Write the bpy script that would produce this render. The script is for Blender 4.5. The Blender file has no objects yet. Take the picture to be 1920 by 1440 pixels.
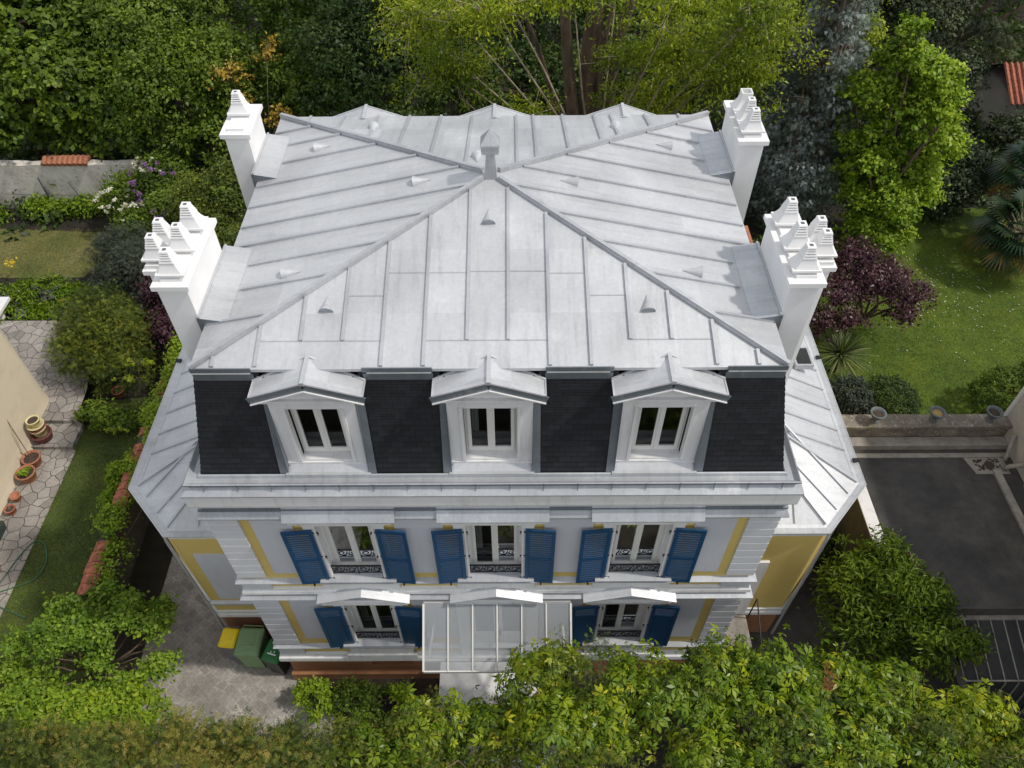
import bpy, math, random
import numpy as np
from mathutils import Vector, Matrix
R = math.radians
C = bpy.data.collections.new("scene"); bpy.context.scene.collection.children.link(C)
SC = bpy.context.scene
# ---------------------------------------------------------------- camera, light, exposure
cd = bpy.data.cameras.new("camera"); cam = bpy.data.objects.new("camera", cd); C.objects.link(cam)
cd.sensor_width = 36; cd.lens = 27.37; cd.clip_start = .1; cd.clip_end = 400
cam.matrix_world = Matrix.Translation((.358, -7.238, 19.082)) @ Matrix.Rotation(R(.131), 4, 'Z') @ Matrix.Rotation(R(90-48.709), 4, 'X') @ Matrix.Rotation(R(-.397), 4, 'Z')
SC.camera = cam
SUN_EL, SUN_AZ = 53, 97.5            # azimuth clockwise from +Y
w = bpy.data.worlds.new("World"); SC.world = w; w.use_nodes = True
nt = w.node_tree; bg = nt.nodes["Background"]
sky = nt.nodes.new("ShaderNodeTexSky"); sky.sky_type = 'NISHITA'; sky.sun_disc = False
sky.sun_elevation = R(SUN_EL); sky.sun_rotation = R(SUN_AZ)
tc = nt.nodes.new("ShaderNodeTexCoord"); ns = nt.nodes.new("ShaderNodeTexNoise"); ns.inputs["Scale"].default_value = 2.2; ns.inputs["Detail"].default_value = 6
rp = nt.nodes.new("ShaderNodeValToRGB"); rp.color_ramp.elements[0].position = .42; rp.color_ramp.elements[1].position = .60
mx = nt.nodes.new("ShaderNodeMix"); mx.data_type = 'RGBA'; mx.inputs[7].default_value = (7.1, 7.05, 7.0, 1)
nt.links.new(tc.outputs["Generated"], ns.inputs["Vector"]); nt.links.new(ns.outputs["Fac"], rp.inputs["Fac"])
nt.links.new(rp.outputs["Color"], mx.inputs[0]); hs = nt.nodes.new("ShaderNodeHueSaturation"); hs.inputs["Saturation"].default_value = .62; nt.links.new(sky.outputs["Color"], hs.inputs["Color"]); nt.links.new(hs.outputs["Color"], mx.inputs[6]); nt.links.new(mx.outputs[2], bg.inputs["Color"])
bg.inputs["Strength"].default_value = .14
sd = bpy.data.lights.new("sun", 'SUN'); sd.energy = 2.5; sd.angle = R(2.5); sd.color = (1, .94, .85)
so = bpy.data.objects.new("sun", sd); C.objects.link(so); so.location = (20, -4, 40)
so.rotation_euler = Vector((math.sin(R(SUN_AZ))*math.cos(R(SUN_EL)), math.cos(R(SUN_AZ))*math.cos(R(SUN_EL)), math.sin(R(SUN_EL)))).to_track_quat('Z', 'Y').to_euler()
SC.view_settings.view_transform = 'Standard'; SC.view_settings.look = 'None'; SC.view_settings.exposure = 0.0
SC.cycles.max_bounces = 6; SC.cycles.transparent_max_bounces = 8
# ---------------------------------------------------------------- materials
M = {}
class NB:
    def __init__(s, name):
        s.m = bpy.data.materials.new(name); s.m.use_nodes = True; s.t = s.m.node_tree; s.b = s.t.nodes["Principled BSDF"]; M[name] = s.m
        s.co = s.t.nodes.new("ShaderNodeTexCoord").outputs["Object"]
    def n(s, typ, **k):
        x = s.t.nodes.new("ShaderNode"+typ)
        for a, v in k.items():
            if a in x.inputs: x.inputs[a].default_value = v
            else: setattr(x, a, v)
        return x
    def l(s, a, b): s.t.links.new(a, b)
    def noise(s, scale, detail=4, vec=None, rough=.55, st=None):
        x = s.n("TexNoise", Scale=scale, Detail=detail, Roughness=rough); v = vec or s.co
        if st:
            mp = s.n("Mapping"); mp.inputs["Scale"].default_value = st; s.l(v, mp.inputs["Vector"]); v = mp.outputs["Vector"]
        s.l(v, x.inputs["Vector"]); return x.outputs["Fac"]
    def ramp(s, fac, stops):
        x = s.n("ValToRGB"); r = x.color_ramp
        while len(r.elements) < len(stops): r.elements.new(.5)
        for e, (p, c) in zip(r.elements, stops): e.position = p; e.color = (*c, 1) if len(c) == 3 else c
        s.l(fac, x.inputs["Fac"]); return x.outputs["Color"]
    def mix(s, fac, a, b, mode='MIX'):
        x = s.n("Mix", data_type='RGBA', blend_type=mode)
        for v, i in ((fac, 0), (a, 6), (b, 7)):
            if isinstance(v, (int, float)): x.inputs[i].default_value = v
            elif isinstance(v, tuple): x.inputs[i].default_value = (*v, 1)
            else: s.l(v, x.inputs[i])
        return x.outputs[2]
    def bump(s, h, strength=.3, dist=.01):
        x = s.n("Bump", Strength=strength, Distance=dist); s.l(h, x.inputs["Height"]); s.l(x.outputs["Normal"], s.b.inputs["Normal"]); return x
    def col(s, c):
        if isinstance(c, tuple): s.b.inputs["Base Color"].default_value = (*c, 1)
        else: s.l(c, s.b.inputs["Base Color"])
    def p(s, **k):
        for a, v in k.items(): s.b.inputs[a].default_value = v
        return s
def plain(name, c, rough=.6, metal=0, var=.12, scale=6, spec=.5):
    b = NB(name); d = tuple(x*(1-var) for x in c); e = tuple(min(1, x*(1+var)) for x in c)
    b.col(b.ramp(b.noise(scale, 5), [(.3, d), (.7, e)])); b.p(Roughness=rough, Metallic=metal); b.b.inputs["Specular IOR Level"].default_value = spec
    return b
def grey(v): return (v, v, v)
def zinc(name, c, rough=.50, metal=.35, blue=0):
    b = NB(name)
    ge = b.n("NewGeometry"); sn = b.n("SeparateXYZ"); b.l(ge.outputs["Normal"], sn.inputs[0]); so_ = b.n("SeparateXYZ"); b.l(ge.outputs["Position"], so_.inputs[0])
    def mth(op, x, y=None):
        q = b.n("Math", operation=op)
        for i, v in enumerate((x, y)):
            if v is None: continue
            if isinstance(v, (int, float)): q.inputs[i].default_value = v
            else: b.l(v, q.inputs[i])
        return q.outputs[0]
    sel = mth('GREATER_THAN', mth('ABSOLUTE', sn.outputs[0]), mth('ABSOLUTE', sn.outputs[1])); ax_ = mth('ADD', mth('MULTIPLY', sel, so_.outputs[1]), mth('MULTIPLY', mth('SUBTRACT', 1.0, sel), so_.outputs[0]))
    wn = b.n("TexWhiteNoise", noise_dimensions='2D'); cv = b.n("CombineXYZ"); b.l(mth('FLOOR', mth('DIVIDE', mth('ADD', ax_, 4.1), .63)), cv.inputs[0]); b.l(mth('FLOOR', mth('DIVIDE', so_.outputs[2], .31)), cv.inputs[1]); b.l(cv.outputs[0], wn.inputs["Vector"])
    pan = b.ramp(wn.outputs["Value"], [(0, grey(.90)), (1, grey(1.03))])
    oth = mth('ADD', mth('MULTIPLY', sel, so_.outputs[0]), mth('MULTIPLY', mth('SUBTRACT', 1.0, sel), so_.outputs[1])); cs_ = b.n("CombineXYZ"); b.l(mth('MULTIPLY', ax_, 5.0), cs_.inputs[0]); b.l(mth('MULTIPLY', oth, .55), cs_.inputs[1]); b.l(mth('MULTIPLY', so_.outputs[2], .8), cs_.inputs[2])
    big = b.noise(.55, 5); streak = b.noise(1.6, 8, vec=cs_.outputs[0], rough=.7); fine = b.noise(16, 4)
    a = b.ramp(big, [(.3, tuple(x*.84 for x in c)), (.5, c), (.72, tuple(min(1, x*1.1) for x in c))])
    s2 = b.ramp(streak, [(.32, grey(.84)), (.47, grey(.98)), (.6, grey(1)), (.75, grey(1.08))])
    k = b.mix(1.0, a, s2, 'MULTIPLY'); f2 = b.ramp(fine, [(.3, grey(.94)), (.7, grey(1.04))]); k = b.mix(1.0, k, f2, 'MULTIPLY'); k = b.mix(1.0, k, pan, 'MULTIPLY')
    k = b.mix(b.ramp(b.noise(21, 2), [(.735, grey(0)), (.77, grey(.5))]), k, (.8, .8, .78)); st_ = b.noise(1.1, 8, rough=.78); k = b.mix(b.ramp(st_, [(.57, grey(0)), (.72, grey(.45))]), k, (.74, .74, .74)); k = b.mix(b.ramp(b.noise(.8, 9, rough=.8), [(.30, grey(.5)), (.44, grey(0))]), k, tuple(x*.68 for x in c))
    b.col(k); b.p(Metallic=metal)
    x = b.n("MapRange"); x.inputs["To Min"].default_value = rough-.1; x.inputs["To Max"].default_value = rough+.16
    b.l(b.noise(1.7, 5), x.inputs["Value"]); b.l(x.outputs["Result"], b.b.inputs["Roughness"]); b.bump(b.noise(2.6, 3), .12, .02)
    return b
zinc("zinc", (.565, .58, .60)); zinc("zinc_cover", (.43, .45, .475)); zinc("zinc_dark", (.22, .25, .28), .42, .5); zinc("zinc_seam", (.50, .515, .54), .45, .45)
zinc("zinc_stain", (.54, .565, .60), .42, .45)
b = NB("white_paint"); k = b.ramp(b.noise(1.3, 6), [(.3, (.66, .66, .665)), (.7, (.73, .73, .73))]); k = b.mix(b.ramp(b.noise(2.4, 8, rough=.72, st=(2.2, 2.2, .35)), [(.34, grey(.5)), (.48, grey(0))]), k, (.47, .46, .43)); b.col(k); b.p(Roughness=.55)
b = NB("chimney_paint"); b.col(b.ramp(b.noise(2.5, 6), [(.3, (.76, .76, .76)), (.7, (.84, .84, .84))])); b.p(Roughness=.5)
b = NB("panel_render"); k = b.ramp(b.noise(.9, 6), [(.3, (.47, .48, .52)), (.7, (.53, .54, .575))]); k = b.mix(b.ramp(b.noise(1.5, 8, rough=.7, st=(2, 2, .3)), [(.33, grey(.4)), (.47, grey(0))]), k, (.40, .40, .41)); b.col(k); b.p(Roughness=.8); b.bump(b.noise(80, 2), .15, .003)
b = NB("quoin_render"); b.col(b.ramp(b.noise(1.1, 6), [(.3, (.53, .54, .57)), (.7, (.60, .61, .635))])); b.p(Roughness=.75); b.bump(b.noise(80, 2), .15, .003)
b = NB("yellow_render"); b.col(b.ramp(b.noise(.8, 6), [(.3, (.55, .41, .12)), (.7, (.63, .48, .16))])); b.p(Roughness=.85); b.bump(b.noise(90, 2), .2, .003)
b = NB("plinth_render"); b.col(b.ramp(b.noise(1.5, 6), [(.3, (.26, .12, .055)), (.7, (.36, .17, .085))])); b.p(Roughness=.85); b.bump(b.noise(60, 3), .3, .004)
def slate(name, axis):
    b = NB(name); sp = b.n("SeparateXYZ"); cb = b.n("CombineXYZ"); b.l(b.co, sp.inputs[0]); b.l(sp.outputs[axis], cb.inputs[0]); b.l(sp.outputs[2], cb.inputs[1])
    br = b.n("TexBrick", Scale=1.0); br.inputs["Brick Width"].default_value = .2; br.inputs["Row Height"].default_value = .114; br.inputs["Mortar Size"].default_value = .004
    br.inputs["Color1"].default_value = (.012, .013, .016, 1); br.inputs["Color2"].default_value = (.020, .0215, .026, 1); br.inputs["Mortar"].default_value = (.003, .003, .003, 1)
    b.l(cb.outputs[0], br.inputs["Vector"])
    sc = b.ramp(b.noise(7, 7, rough=.75), [(.60, grey(0)), (.76, grey(.3))]); k = b.mix(sc, br.outputs["Color"], (.10, .11, .11)); b.col(k); b.p(Roughness=.62)
    b.b.inputs["Specular IOR Level"].default_value = .3; b.bump(br.outputs["Fac"], -.5, .01)
slate("slate_front", 0); slate("slate_side", 1)
plain("blue_paint", (.008, .058, .145), .38, 0, .18, 7); plain("blue_slat", (.010, .054, .125), .4, 0, .1, 5)
plain("iron", (.012, .012, .014), .45, .3); plain("frame_paint", (.70, .69, .66), .45, 0, .04, 2)
b = NB("glass"); t = b.t; g = b.n("BsdfGlossy", Roughness=.03); g.inputs["Color"].default_value = (.62, .64, .66, 1); tr = b.n("BsdfTransparent"); tr.inputs["Color"].default_value = (.62, .66, .66, 1)
ly = b.n("Fresnel", IOR=1.5); ms = b.n("MixShader"); b.l(ly.outputs[0], ms.inputs[0]); b.l(tr.outputs[0], ms.inputs[1]); b.l(g.outputs[0], ms.inputs[2]); b.l(ms.outputs[0], t.nodes["Material Output"].inputs["Surface"])
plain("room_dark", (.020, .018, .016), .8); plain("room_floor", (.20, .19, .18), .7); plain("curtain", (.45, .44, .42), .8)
b = NB("polycarbonate"); b.col((.42, .45, .48)); b.p(Roughness=.18, Alpha=.34); 
wv = b.n("TexWave", Scale=9.0, wave_type='BANDS', bands_direction='X'); b.l(b.co, wv.inputs["Vector"]); b.bump(wv.outputs["Fac"], .35, .01)
plain("terracotta", (.36, .145, .08), .75, 0, .22, 14); plain("brick_red", (.34, .115, .07), .85, 0, .5, 9); plain("soil", (.055, .038, .027), .95, 0, .4, 12)
plain("pot_cream", (.62, .54, .30), .5, 0, .08); plain("pot_maroon", (.16, .04, .035), .5, 0, .15); plain("pot_green", (.03, .05, .045), .5)
plain("urn_soil", (.34, .24, .09), .9, 0, .3, 20); plain("stone_urn", (.12, .135, .14), .8, 0, .3, 12)
plain("bin_yellow", (.80, .60, .010), .4, 0, .06); plain("bin_sage", (.17, .27, .13), .5, 0, .1); plain("bin_green", (.012, .13, .03), .35, 0, .1); plain("bin_dark", (.018, .019, .022), .5); plain("bin_grey", (.12, .12, .13), .5); plain("rubber", (.01, .01, .01), .8)
plain("hose_green", (.035, .12, .07), .4); plain("steel", (.45, .46, .47), .35, .8); plain("sticker", (.75, .77, .75), .5)
# walls of the neighbours
b = NB("cream_wall"); b.col(b.mix(b.ramp(b.noise(2.2, 7, rough=.7), [(.5, grey(0)), (.75, grey(.7))]), (.66, .58, .44), (.55, .46, .34))); b.p(Roughness=.9); b.bump(b.noise(40, 4), .3, .005)
b = NB("grey_wall"); b.col(b.ramp(b.noise(1.4, 7, rough=.7), [(.35, (.40, .37, .33)), (.7, (.52, .48, .44))])); b.p(Roughness=.9); b.bump(b.noise(40, 4), .2, .005)
b = NB("old_wall"); vo = b.noise(1.4, 8, rough=.72); fi = b.noise(9, 8, rough=.75)
k = b.mix(b.ramp(vo, [(.38, grey(0)), (.62, grey(1))]), (.55, .50, .43), (.74, .71, .66)); k = b.mix(b.ramp(fi, [(.34, grey(.8)), (.45, grey(0))]), k, (.16, .13, .10)); b.col(k); b.p(Roughness=.95); b.bump(fi, .8, .04)
b = NB("mossy_stone"); k = b.mix(b.ramp(b.noise(2.2, 6), [(.42, grey(0)), (.62, grey(1))]), (.15, .125, .10), (.25, .22, .17)); k = b.mix(b.ramp(b.noise(11, 8, rough=.8), [(.56, grey(0)), (.64, grey(1))]), k, (.55, .53, .48)); k = b.mix(b.ramp(b.noise(1.6, 3, st=(1, 1, 1)), [(.6, grey(0)), (.7, grey(.7))]), k, (.13, .13, .05)); b.col(k); b.p(Roughness=.95); b.bump(b.noise(14, 6), .5, .02)
b = NB("dark_concrete"); b.col(b.ramp(b.noise(1.6, 7, rough=.7), [(.3, (.045, .042, .038)), (.7, (.10, .092, .082))])); b.p(Roughness=.9)
b = NB("pale_concrete"); b.col(b.ramp(b.noise(3, 8, rough=.75), [(.3, (.16, .14, .12)), (.5, (.28, .26, .23)), (.75, (.40, .37, .33))])); b.p(Roughness=.9)
b = NB("bitumen"); k = b.ramp(b.noise(.9, 8, rough=.7), [(.3, (.024, .024, .024)), (.5, (.048, .045, .043)), (.7, (.095, .086, .074))]); k = b.mix(b.ramp(b.noise(2.3, 8, rough=.8), [(.32, grey(.8)), (.45, grey(0))]), k, (.022, .022, .022)); k = b.mix(b.ramp(b.noise(28, 3), [(.76, grey(0)), (.8, grey(.5))]), k, (.3, .3, .3)); b.col(k); b.p(Roughness=.75); b.bump(b.noise(50, 3), .3, .005)
b = NB("bark"); b.col(b.ramp(b.noise(5, 8, rough=.7, st=(1, 1, .25)), [(.3, (.055, .040, .028)), (.65, (.22, .16, .115))])); b.p(Roughness=.95); b.bump(b.noise(9, 6, st=(1, 1, .2)), .8, .03)
b = NB("bark_pale"); b.col(b.ramp(b.noise(5, 6), [(.3, (.20, .16, .11)), (.7, (.36, .31, .22))])); b.p(Roughness=.95)
# ground
b = NB("grass_right"); n1 = b.noise(.5, 6); n2 = b.noise(9, 6, rough=.7); n3 = b.noise(45, 3)
k = b.ramp(n1, [(.3, (.10, .165, .010)), (.55, (.165, .235, .014)), (.75, (.25, .25, .035))]); k = b.mix(b.ramp(b.noise(1.8, 6, rough=.7), [(.38, grey(.6)), (.55, grey(0))]), k, (.055, .10, .010)); k = b.mix(b.ramp(n2, [(.3, grey(.55)), (.7, grey(0))]), k, (.03, .06, .01)); k = b.mix(b.ramp(b.noise(1.1, 4), [(.64, grey(0)), (.74, grey(.55))]), k, (.22, .17, .08)); k = b.mix(b.ramp(n3, [(.3, grey(.5)), (.6, grey(0))]), k, (.02, .045, .008)); b.col(k); b.p(Roughness=.95); b.bump(n3, 1, .04)
b = NB("grass_left"); n2 = b.noise(7, 6, rough=.7); n3 = b.noise(40, 3)
k = b.ramp(b.noise(.6, 5), [(.3, (.09, .12, .02)), (.5, (.20, .19, .055)), (.7, (.34, .27, .12))]); k = b.mix(b.ramp(n2, [(.35, grey(.6)), (.65, grey(0))]), k, (.05, .085, .015)); k = b.mix(b.ramp(n3, [(.3, grey(.4)), (.6, grey(0))]), k, (.02, .04, .01)); b.col(k); b.p(Roughness=.95); b.bump(n3, 1, .04)
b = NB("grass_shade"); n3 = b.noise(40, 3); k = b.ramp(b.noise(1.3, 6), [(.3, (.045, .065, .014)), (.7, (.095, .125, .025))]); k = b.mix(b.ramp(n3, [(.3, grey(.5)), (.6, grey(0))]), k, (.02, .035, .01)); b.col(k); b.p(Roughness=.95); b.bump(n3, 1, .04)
b = NB("earth"); b.col(b.ramp(b.noise(1.6, 8, rough=.7), [(.3, (.010, .010, .006)), (.55, (.028, .022, .014)), (.75, (.022, .032, .010))])); b.p(Roughness=.95); b.bump(b.noise(20, 5), .8, .05)
def paving(name, scale, c1, c2, joint, jw, rnd=1.0, warp=0, stain=.6, rot=0):
    b = NB(name); v = b.co
    if rot:
        mp = b.n("Mapping"); mp.inputs["Rotation"].default_value = (0, 0, R(rot)); b.l(v, mp.inputs["Vector"]); v = mp.outputs["Vector"]
    if warp:
        nz = b.n("TexNoise", Scale=1.5, Detail=2); b.l(v, nz.inputs["Vector"]); va = b.n("VectorMath", operation='SCALE'); va.inputs["Scale"].default_value = warp; b.l(nz.outputs["Color"], va.inputs[0]); vb = b.n("VectorMath", operation='ADD'); b.l(v, vb.inputs[0]); b.l(va.outputs[0], vb.inputs[1]); v = vb.outputs[0]
    e = b.n("TexVoronoi", feature='DISTANCE_TO_EDGE', Scale=scale, Randomness=rnd); b.l(v, e.inputs["Vector"]); e.voronoi_dimensions = '2D'
    f = b.n("TexVoronoi", feature='F1', Scale=scale, Randomness=rnd); f.voronoi_dimensions = '2D'; b.l(v, f.inputs["Vector"])
    sp = b.n("SeparateColor"); b.l(f.outputs["Color"], sp.inputs[0]); k = b.ramp(sp.outputs[0], [(0, c1), (1, c2)])
    k = b.mix(b.ramp(b.noise(2.0, 7, rough=.7), [(.35, grey(stain)), (.62, grey(0))]), k, tuple(x*.6 for x in c1)); k = b.mix(b.ramp(b.noise(24, 4), [(.3, grey(.35)), (.7, grey(0))]), k, tuple(x*.5 for x in c1))
    k = b.mix(b.ramp(e.outputs["Distance"], [(jw*.5, grey(1)), (jw, grey(0))]), k, joint); b.col(k); b.p(Roughness=.85)
    x = b.ramp(e.outputs["Distance"], [(0, grey(0)), (jw*1.3, grey(1))]); b.bump(x, .6, .02)
paving("crazy_paving", 3.0, (.27, .245, .225), (.44, .41, .37), (.06, .05, .04), .034, 1.0, .3, .5)
b = NB("setts"); mp = b.n("Mapping"); mp.inputs["Rotation"].default_value = (0, 0, R(36)); nz = b.n("TexNoise", Scale=1.6, Detail=4); b.l(b.co, nz.inputs["Vector"]); va = b.n("VectorMath", operation='SCALE'); va.inputs["Scale"].default_value = .35; b.l(nz.outputs["Color"], va.inputs[0]); vb = b.n("VectorMath", operation='ADD'); b.l(b.co, vb.inputs[0]); b.l(va.outputs[0], vb.inputs[1]); b.l(vb.outputs[0], mp.inputs["Vector"])
br = b.n("TexBrick", Scale=1.0); br.inputs["Brick Width"].default_value = .23; br.inputs["Row Height"].default_value = .20; br.inputs["Mortar Size"].default_value = .012; br.inputs["Mortar Smooth"].default_value = .4; br.inputs["Color1"].default_value = (.27, .25, .23, 1); br.inputs["Color2"].default_value = (.45, .42, .385, 1); br.inputs["Mortar"].default_value = (.50, .46, .40, 1); b.l(mp.outputs[0], br.inputs["Vector"])
k = b.mix(b.ramp(b.noise(1.1, 8, rough=.75), [(.4, grey(.75)), (.6, grey(0))]), br.outputs["Color"], (.20, .185, .165)); k = b.mix(b.ramp(b.noise(18, 5, rough=.7), [(.35, grey(.5)), (.6, grey(0))]), k, (.14, .13, .115)); b.col(k); b.p(Roughness=.9); b.bump(br.outputs["Fac"], -.5, .015)
b = NB("passage_concrete"); b.col(b.ramp(b.noise(1.2, 8, rough=.7), [(.3, (.06, .055, .05)), (.7, (.15, .14, .13))])); b.p(Roughness=.9)
b = NB("cistern_glass"); b.col(b.ramp(b.noise(1.5, 5), [(.3, (.018, .020, .022)), (.7, (.045, .045, .045))])); b.p(Roughness=.5); b.b.inputs["Specular IOR Level"].default_value = .25
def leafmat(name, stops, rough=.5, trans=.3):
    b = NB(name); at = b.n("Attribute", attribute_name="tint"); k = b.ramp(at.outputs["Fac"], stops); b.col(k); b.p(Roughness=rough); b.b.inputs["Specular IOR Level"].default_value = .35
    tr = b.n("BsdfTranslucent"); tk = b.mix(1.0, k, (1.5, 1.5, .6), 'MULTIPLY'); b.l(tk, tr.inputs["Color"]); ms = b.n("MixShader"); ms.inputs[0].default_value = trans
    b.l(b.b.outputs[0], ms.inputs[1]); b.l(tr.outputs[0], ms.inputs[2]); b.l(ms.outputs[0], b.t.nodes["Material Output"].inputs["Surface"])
leafmat("leaf_mid", [(0, (0.04157, 0.0729, 0.00969)), (.5, (0.1039, 0.1677, 0.01615)), (1, (0.2079, 0.277, 0.02423))])
leafmat("leaf_fresh", [(0, (0.06776, 0.1306, 0.00918)), (.5, (0.1694, 0.275, 0.0153)), (1, (0.3219, 0.4125, 0.02678))])
leafmat("leaf_hazel", [(0, (0.05346, 0.11, 0.0108)), (.5, (0.1366, 0.2365, 0.018)), (1, (0.2851, 0.385, 0.0405))])
leafmat("leaf_dark", [(0, (0.0216, 0.042, 0.01)), (.5, (0.0468, 0.09, 0.018)), (1, (0.108, 0.15, 0.03))])
leafmat("leaf_lime", [(0, (0.07204, 0.1188, 0.009)), (.5, (0.2096, 0.2851, 0.0126)), (1, (0.3929, 0.4277, 0.027))])
leafmat("leaf_bright", [(0, (0.07199, 0.1411, 0.009)), (.5, (0.2029, 0.3175, 0.0144)), (1, (0.3927, 0.4939, 0.0405))])
leafmat("leaf_spruce", [(0, (.035, .045, .028)), (.35, (.085, .105, .078)), (.7, (.20, .245, .225)), (1, (.44, .51, .51))], .6, .1)
leafmat("leaf_conifer", [(0, (0.02492, 0.0437, 0.00648)), (.5, (0.07477, 0.115, 0.01296)), (.82, (0.1662, 0.1898, 0.02268)), (1, (0.2804, 0.23, 0.04536))], .6, .15)
leafmat("leaf_juniper", [(0, (0.02999, 0.0529, 0.0072)), (.5, (0.08998, 0.1256, 0.01152)), (1, (0.255, 0.2645, 0.0216))], .6, .15)
leafmat("leaf_rosemary", [(0, (.02, .028, .018)), (.5, (.05, .065, .042)), (1, (.11, .125, .085))], .6, .15)
leafmat("leaf_purple", [(0, (.020, .008, .012)), (.5, (.060, .022, .034)), (.9, (.16, .075, .095)), (1, (.09, .12, .03))], .4, .2)
leafmat("leaf_blackish", [(0, (0.01375, 0.0225, 0.009)), (.5, (0.03575, 0.055, 0.02)), (1, (0.08938, 0.1063, 0.036))], .6, .1)
leafmat("leaf_creeper", [(0, (0.05321, 0.1087, 0.009)), (.45, (0.153, 0.2415, 0.0126)), (.8, (0.3059, 0.3743, 0.0162)), (1, (0.4789, 0.4588, 0.027))], .36, .3)
leafmat("leaf_yellow", [(0, (.22, .15, .02)), (.5, (.42, .29, .04)), (1, (.60, .46, .12))], .5, .25)
leafmat("leaf_palm", [(0, (.012, .030, .014)), (.5, (.03, .060, .025)), (.9, (.10, .12, .04)), (1, (.28, .17, .05))], .35, .1)
leafmat("leaf_yucca", [(0, (.05, .085, .03)), (.5, (.12, .16, .055)), (1, (.26, .29, .12))], .4, .15)
leafmat("petal_white", [(0, (.6, .6, .52)), (1, (.85, .85, .8))], .6, .3)
leafmat("petal_lilac", [(0, (.16, .07, .24)), (1, (.38, .20, .46))], .6, .3)
leafmat("petal_pink", [(0, (.28, .09, .20)), (1, (.46, .20, .38))], .6, .3)
leafmat("petal_yellow", [(0, (.65, .42, .02)), (1, (.80, .62, .05))], .6, .3)
leafmat("petal_orange", [(0, (.28, .11, .04)), (1, (.42, .18, .08))], .6, .3)
leafmat("grass_blade", [(0, (0.0621, 0.1092, 0.009)), (.5, (0.1366, 0.2012, 0.0126)), (1, (0.2732, 0.253, 0.036))], .8, .2)
leafmat("grass_dry", [(0, (.08, .11, .02)), (.5, (.20, .19, .06)), (1, (.34, .27, .11))], .8, .2)
leafmat("twig", [(0, (.10, .075, .05)), (1, (.26, .20, .14))], .9, 0)
# ---------------------------------------------------------------- mesh builders
class MB:
    def __init__(s): s.v = []; s.f = []; s.m = []; s.cur = 0
    def add(s, vs, fs):
        o = len(s.v); s.v += [tuple(x) for x in vs]; s.f += [tuple(i+o for i in f) for f in fs]; s.m += [s.cur]*len(fs); return s
    def box(s, x0, y0, z0, x1, y1, z1):
        if x0 > x1: x0, x1 = x1, x0
        if y0 > y1: y0, y1 = y1, y0
        if z0 > z1: z0, z1 = z1, z0
        v = [(x, y, z) for x in (x0, x1) for y in (y0, y1) for z in (z0, z1)]
        return s.add(v, [(0, 1, 3, 2), (4, 6, 7, 5), (0, 4, 5, 1), (2, 3, 7, 6), (0, 2, 6, 4), (1, 5, 7, 3)])
    def quad(s, *p): return s.add(p, [tuple(range(len(p)))])
    def loft(s, rings, cap=True, closed=True):
        n = len(rings[0]); vs = [p for r in rings for p in r]; fs = []
        for i in range(len(rings)-1):
            for j in range(n if closed else n-1):
                k = (j+1) % n; fs.append((i*n+j, i*n+k, (i+1)*n+k, (i+1)*n+j))
        if cap and closed: fs.append(tuple(range(n))[::-1]); fs.append(tuple((len(rings)-1)*n+j for j in range(n)))
        return s.add(vs, fs)
    def lathe(s, prof, c=(0, 0, 0), seg=20, cap=True):
        return s.loft([[(c[0]+r*math.cos(2*math.pi*j/seg), c[1]+r*math.sin(2*math.pi*j/seg), c[2]+z) for j in range(seg)] for r, z in prof], cap)
    def sq(s, prof, c=(0, 0, 0), ax=1, ay=1):      # square section lofted through (half size, z)
        return s.loft([[(c[0]+sx*r*ax, c[1]+sy*r*ay, c[2]+z) for sx, sy in ((-1, -1), (1, -1), (1, 1), (-1, 1))] for r, z in prof])
    def tube(s, path, r, seg=6, r1=None):
        path = [Vector(p) for p in path]; rings = []; n = len(path); up = Vector((.13, .21, .97))
        for i, p in enumerate(path):
            d = (path[min(i+1, n-1)]-path[max(i-1, 0)])
            if d.length < 1e-6: d = Vector((0, 0, 1))
            d.normalize(); u = d.cross(up)
            if u.length < .05: u = d.cross(Vector((1, 0, 0)))
            u.normalize(); v = d.cross(u); rr = r if r1 is None else r+(r1-r)*i/(n-1)
            rings.append([tuple(p+(u*math.cos(2*math.pi*j/seg)+v*math.sin(2*math.pi*j/seg))*rr) for j in range(seg)])
        return s.loft(rings)
    def bar(s, p0, p1, w, h, up=(0, 0, 1), lift=0):
        p0 = Vector(p0); p1 = Vector(p1); d = (p1-p0).normalized(); up = Vector(up).normalized(); sd_ = d.cross(up).normalized(); u2 = sd_.cross(d).normalized()
        a = u2*lift; b_ = u2*(lift+h); r = []
        for p in (p0, p1): r.append([tuple(p+sd_*(-w/2)+a), tuple(p+sd_*(w/2)+a), tuple(p+sd_*(w/2)+b_), tuple(p-sd_*(w/2)+b_)])
        return s.loft(r)
    def prism(s, poly, ext, a=0, b=1):     # poly of 3D points extruded by vector
        e = Vector(ext); n = len(poly); r0 = [tuple(p) for p in poly]; r1 = [tuple(Vector(p)+e) for p in poly]
        return s.loft([r0, r1])
    def build(s, name, mats, parent=None, loc=None, smooth=False, org=(0, 0, 0)):
        me = bpy.data.meshes.new(name); me.from_pydata([(x-org[0], y-org[1], z-org[2]) for x, y, z in s.v] if any(org) else s.v, [], s.f)
        if isinstance(mats, str): mats = [mats]
        for m in mats: me.materials.append(M[m])
        if len(mats) > 1: me.polygons.foreach_set("material_index", s.m)
        import bmesh
        bm = bmesh.new(); bm.from_mesh(me); bmesh.ops.recalc_face_normals(bm, faces=bm.faces); bm.to_mesh(me); bm.free()
        if smooth: me.polygons.foreach_set("use_smooth", [True]*len(me.polygons))
        o = bpy.data.objects.new(name, me); C.objects.link(o)
        if parent: o.parent = parent
        if loc: o.location = loc
        return o
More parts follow.
